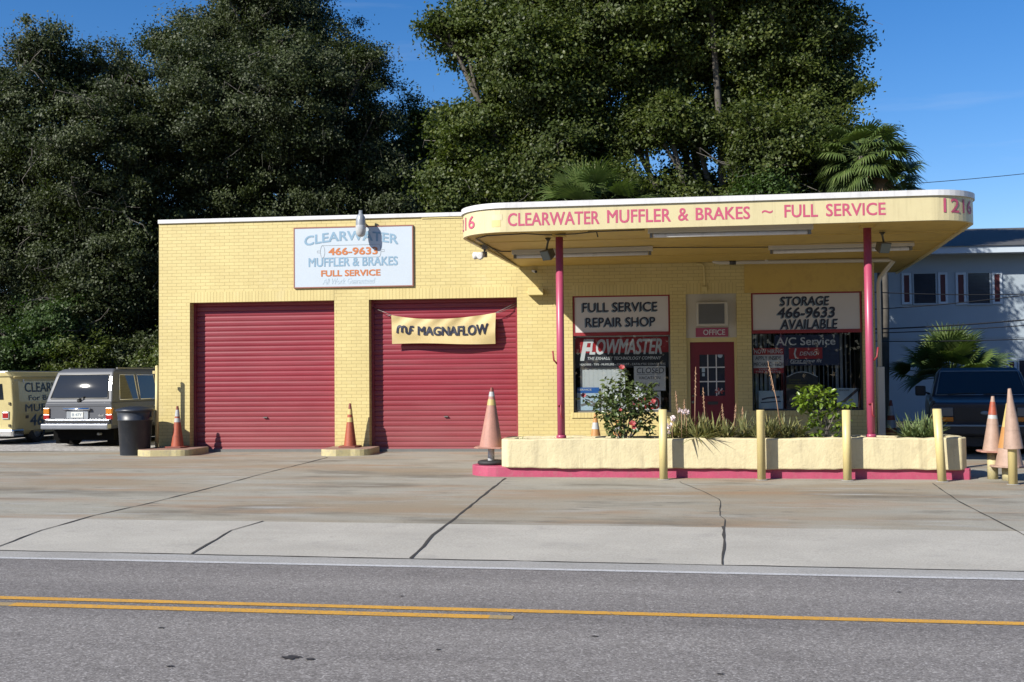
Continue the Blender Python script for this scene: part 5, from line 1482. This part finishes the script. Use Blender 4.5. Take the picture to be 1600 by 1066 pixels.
tree('oak_tree', "dark mossy oak spreading behind the parked van and wagon", 'tree', (-19.2, 36, 0),
     bl(36, [(-20.57, 10.39, 2.0), (-18.5, 11.6, 1.6), (-20.33, 7.28, 2.62), (-17.81, 8.96, 2.4), (-17.12, 5.68, 2.3), (-21.24, 4.89, 1.75), (-19.17, 5.29, 1.96), (-16.79, 9.9, 1.2), (-19.66, 12.6, .9), (-17.99, 3.73, 1.6), (-16.0, 3.2, 1.6), (-23, 8, 2.2), (-15.6, 5.0, 1.5)], 1),
     62, 92, M['oakdark'], 101, moss=170, twigs=45, group='oak trees behind the shop')
tree('oak_tree', 'tall dark oak rising behind the white wall sign', 'tree', (-12.5, 38, 0),
     bl(38, [(-15.2, 13.6, 1.75), (-12.88, 13.95, 2.4), (-14.99, 10.63, 2.72), (-11.72, 10.74, 2.6), (-10.1, 12.39, 1.3), (-9.66, 9.1, 1.8), (-13.35, 7.85, 2.71), (-8.84, 10.2, .8), (-15.7, 7.46, 2.04), (-10.58, 7.33, 2.01), (-16.9, 13.6, .5), (-9.17, 12.35, .6), (-13.5, 16.4, 2.0), (-8.7, 7.6, 1.3)], 2),
     60, 92, M['oakdark'], 102, moss=150, twigs=45, group='oak trees behind the shop')
tree('oak_tree', 'smaller oak in the gap between the two tall crowns', 'tree', (-7.6, 41, 0),
     bl(41, [(-7.97, 10.73, 1.1), (-7.0, 9.73, 1.55), (-8.47, 8.67, 1.68), (-7.26, 7.92, 1.67), (-6.2, 8.6, 1.4)], 3),
     66, 88, M['oakbright'], 103, moss=20, trunk_r=.25, group='oak trees behind the shop')
tree('oak_tree', "green oak standing behind the CLEARWATER MUFFLER lettering of the canopy", 'tree', (-2.4, 30.8, 0),
     bl(30.8, [(-4.3, 5.9, 1.1), (-3.0, 5.7, 1.0), (-1.9, 6.2, 1.0), (-.6, 6.3, 1.0), (-5.0, 6.6, .8), (-4.33, 11.14, 1.18), (-2.53, 11.25, 1.9), (-3.45, 8.59, 1.72), (-1.66, 8.88, 1.72), (-4.53, 8.09, 1.0), (-0.75, 11.17, 1.86), (-4.09, 6.81, 1.36), (-2.04, 7.11, 1.24), (-5.15, 11.01, 0.5), (-2.72, 9.82, 1.6), (-1.32, 7.45, 1.0), (-2.54, 13.36, 1.81), (-0.54, 13.36, 1.63)], 4),
     74, 88, M['oakbright'], 104, L=.105, Wd=.076, twigs=12, group='oak trees behind the shop')
tree('oak_tree', "wide green oak next to the shaggy palms, behind the FULL SERVICE canopy lettering", 'tree', (2.2, 31.2, 0),
     bl(31.2, [(1.02, 11.4, 1.71), (2.77, 10.96, 1.85), (4.49, 10.88, 1.58), (2.55, 9.1, 1.19), (4.29, 8.94, 1.58), (5.5, 9.6, 0.79), (3.4, 7.38, 1.23), (4.79, 7.86, 1.23), (1.13, 6.92, 0.62), (0.88, 10.28, 0.97), (5.52, 10.84, 0.79), (1.93, 13.18, 1.76), (4.22, 12.92, 1.58), (2.99, 5.98, 0.97), (4.57, 5.98, 1.05), (0.48, 9.32, 0.88), (0.79, 8.26, 0.7), (1.58, 8.0, 0.7), (-0.18, 8.09, 0.79), (0.26, 6.33, 0.79), (1.93, 6.5, 0.79), (1.14, 5.98, 0.79), (5.8, 7.38, 1.05)], 5),
     70, 86, M['oakbright'], 105, L=.105, Wd=.076, twigs=12, trunk_r=.32, group='oak trees behind the shop')
def shrub(x, y, z, r, label, seed, mat='shrub', base_z=0):
    blobs = [(x, y, z, r), (x + r * .5, y + .3, max(.5, z - r * .9), r * .9), (x - r * .4, y - .2, max(.5, z - r * .8), r * .85)]
    tree('shrub', label, 'shrub', (x, y, base_z), blobs, 48, 62, M[mat], seed, L=.12, Wd=.06, crad=.36, trunk_r=.08, group='shrubs under the oaks')
shrub(-19.46, 33, 2.6, 1.2, 'bright green shrub behind the yellow van', 201)
shrub(-18.2, 33.4, 3.3, .95, 'tall green shrub between the van and the wagon', 202)
shrub(-17.0, 33, 1.9, 1.05, 'olive green shrub directly behind the wagon roof', 203, 'oakbright')
shrub(-15.6, 34, 1.9, 1.15, "dark shrub behind the front of the wagon", 204, 'oakdark')
shrub(3.2, 29.3, 6.0, .8, 'yellow green sprig of leaves above FULL SERVICE on the canopy', 206)
shrub(-14.2, 33, 1.9, 1.1, "olive shrub against the side wall of the shop", 205, 'oakbright')
# a far wood closes the view under the crowns
g_ = np.random.default_rng(9)
fc = np.stack([g_.uniform(-60, 5, 900), g_.uniform(56, 62, 900), g_.uniform(.3, 4.6, 900)], 1)
V_, F_ = foliage(fc, 40, 1.4, .42, .30, 9, (0, 0, 0))
fo = np_mesh('far_wood', V_, F_, M['farleaf'], None); tag(fo, 'dark wood closing the view far behind the oaks', 'wood', kind='stuff')

# unseen wood added behind the camera to close off the low sky; reflects in glass
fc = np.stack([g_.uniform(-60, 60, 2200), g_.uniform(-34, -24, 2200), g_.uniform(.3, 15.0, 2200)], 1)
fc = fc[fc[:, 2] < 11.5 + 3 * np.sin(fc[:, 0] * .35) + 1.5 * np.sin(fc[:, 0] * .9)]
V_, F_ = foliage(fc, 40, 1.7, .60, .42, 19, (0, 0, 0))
fo = np_mesh('sky_blocking_wood', V_, F_, M['farleaf'], None); tag(fo, 'unseen dark wood added across the street to block the low sky', 'wood', kind='stuff')

# ---- fan palms
def frond(mb, base, d, pet, fan, n, rnd, droop=.35, spread=150, mi=0, leafw=.055):
    d = Vector(d).normalized(); base = Vector(base)
    tip = base + d * pet + Vector((0, 0, -.12 * pet))
    mb.tube([base, base + d * pet * .5, tip], [.018, .014, .010], 5, mi, cap=False)
    side = d.cross(Vector((0, 0, 1))); side = side.normalized() if side.length > .1 else Vector((1, 0, 0))
    tw = rnd.uniform(-.6, .6); upv = side.cross(d).normalized(); side = side * math.cos(tw) + upv * math.sin(tw)
    for k in range(n):
        a = R(-spread / 2 + spread * k / (n - 1)); L = fan * (.72 + .28 * math.cos(a)) * rnd.uniform(.88, 1.08)
        dd = (d * math.cos(a) + side * math.sin(a)).normalized()
        nn = dd.cross(side.cross(d)).normalized(); p = tip.copy(); prev = None; cur = dd.copy()
        for j in range(4):
            w_ = leafw * (.35, 1, .8, .06)[j] * .5
            row = [p - nn * w_, p + nn * w_]
            if prev: mb.add(prev + row, [(0, 1, 3, 2)], mi, True)
            prev = row; p = p + cur * (L / 3); cur = (cur + Vector((0, 0, -droop * (.3 + .5 * j)))).normalized()
def palm(label, base, crown, nf, pet, fan, seed, emin=-35, emax=80, dead=0, azim=None, trunk=.14, nl=20, droop=.35):
    rnd = random.Random(seed); root = thing('fan_palm', label, 'palm', base, 'fan palms round the shop')
    b0, c = Vector(base), Vector(crown)
    MB().tube([b0 + Vector((0, 0, -.1)), b0.lerp(c, .5) + Vector((.06, 0, 0)), c], [trunk * 1.15, trunk, trunk * .95], 12).build('trunk', M['bark'], root)
    mb = MB()
    for k in range(nf):
        a = 2.399 * k + rnd.uniform(-.3, .3); e = R(emin + (emax - emin) * ((k + .5) / nf) ** 1.0)
        d = Vector((math.cos(a) * math.cos(e), math.sin(a) * math.cos(e), math.sin(e)))
        frond(mb, c + Vector((0, 0, .05)), d, pet * rnd.uniform(.75, 1.1), fan * rnd.uniform(.85, 1.1), nl, rnd, droop)
    mb.build('crown', M['palm'], root, recalc=False)
    if dead:
        mb = MB()
        for k in range(dead):
            a = 2.399 * k; e = R(rnd.uniform(-85, -50)); d = Vector((math.cos(a) * math.cos(e), math.sin(a) * math.cos(e), math.sin(e)))
            frond(mb, c - Vector((0, 0, .1)), d, pet * .8, fan * .85, 18, rnd, .2, 110)
        mb.build('dead_frond', M['palmdead'], root, recalc=False)
palm("fan palm whose green frond tips show above CLEARWATER MUFFLER on the canopy", (-1.4, 28.6, 0), (-1.3, 28.4, 5.35), 34, 1.15, .9, 301, -20, 85, 0, droop=.6)
palm("tall shaggy fan palm against the oak above the canopy roof", (5.65, 29.2, 0), (5.7, 29.2, 7.0), 52, .70, .80, 302, -85, 55, 12, droop=.95)
palm("shorter shaggy palm crowding the tall one, outermost against the sky", (6.15, 29.6, 0), (6.2, 29.6, 6.35), 44, .72, .75, 303, -80, 40, 6, droop=.9)
palm('low fan palm beside the blue house behind the pickup truck', (7.75, 29.5, 0), (7.8, 29.5, 1.25), 46, .95, .75, 304, 5, 85, 2, trunk=.2, droop=.5)
palm("palm with hanging dead brown fronds above the yellow van", (-21.4, 32.5, 0), (-21.4, 32.5, 5.2), 10, .6, .8, 305, -30, 60, 16)
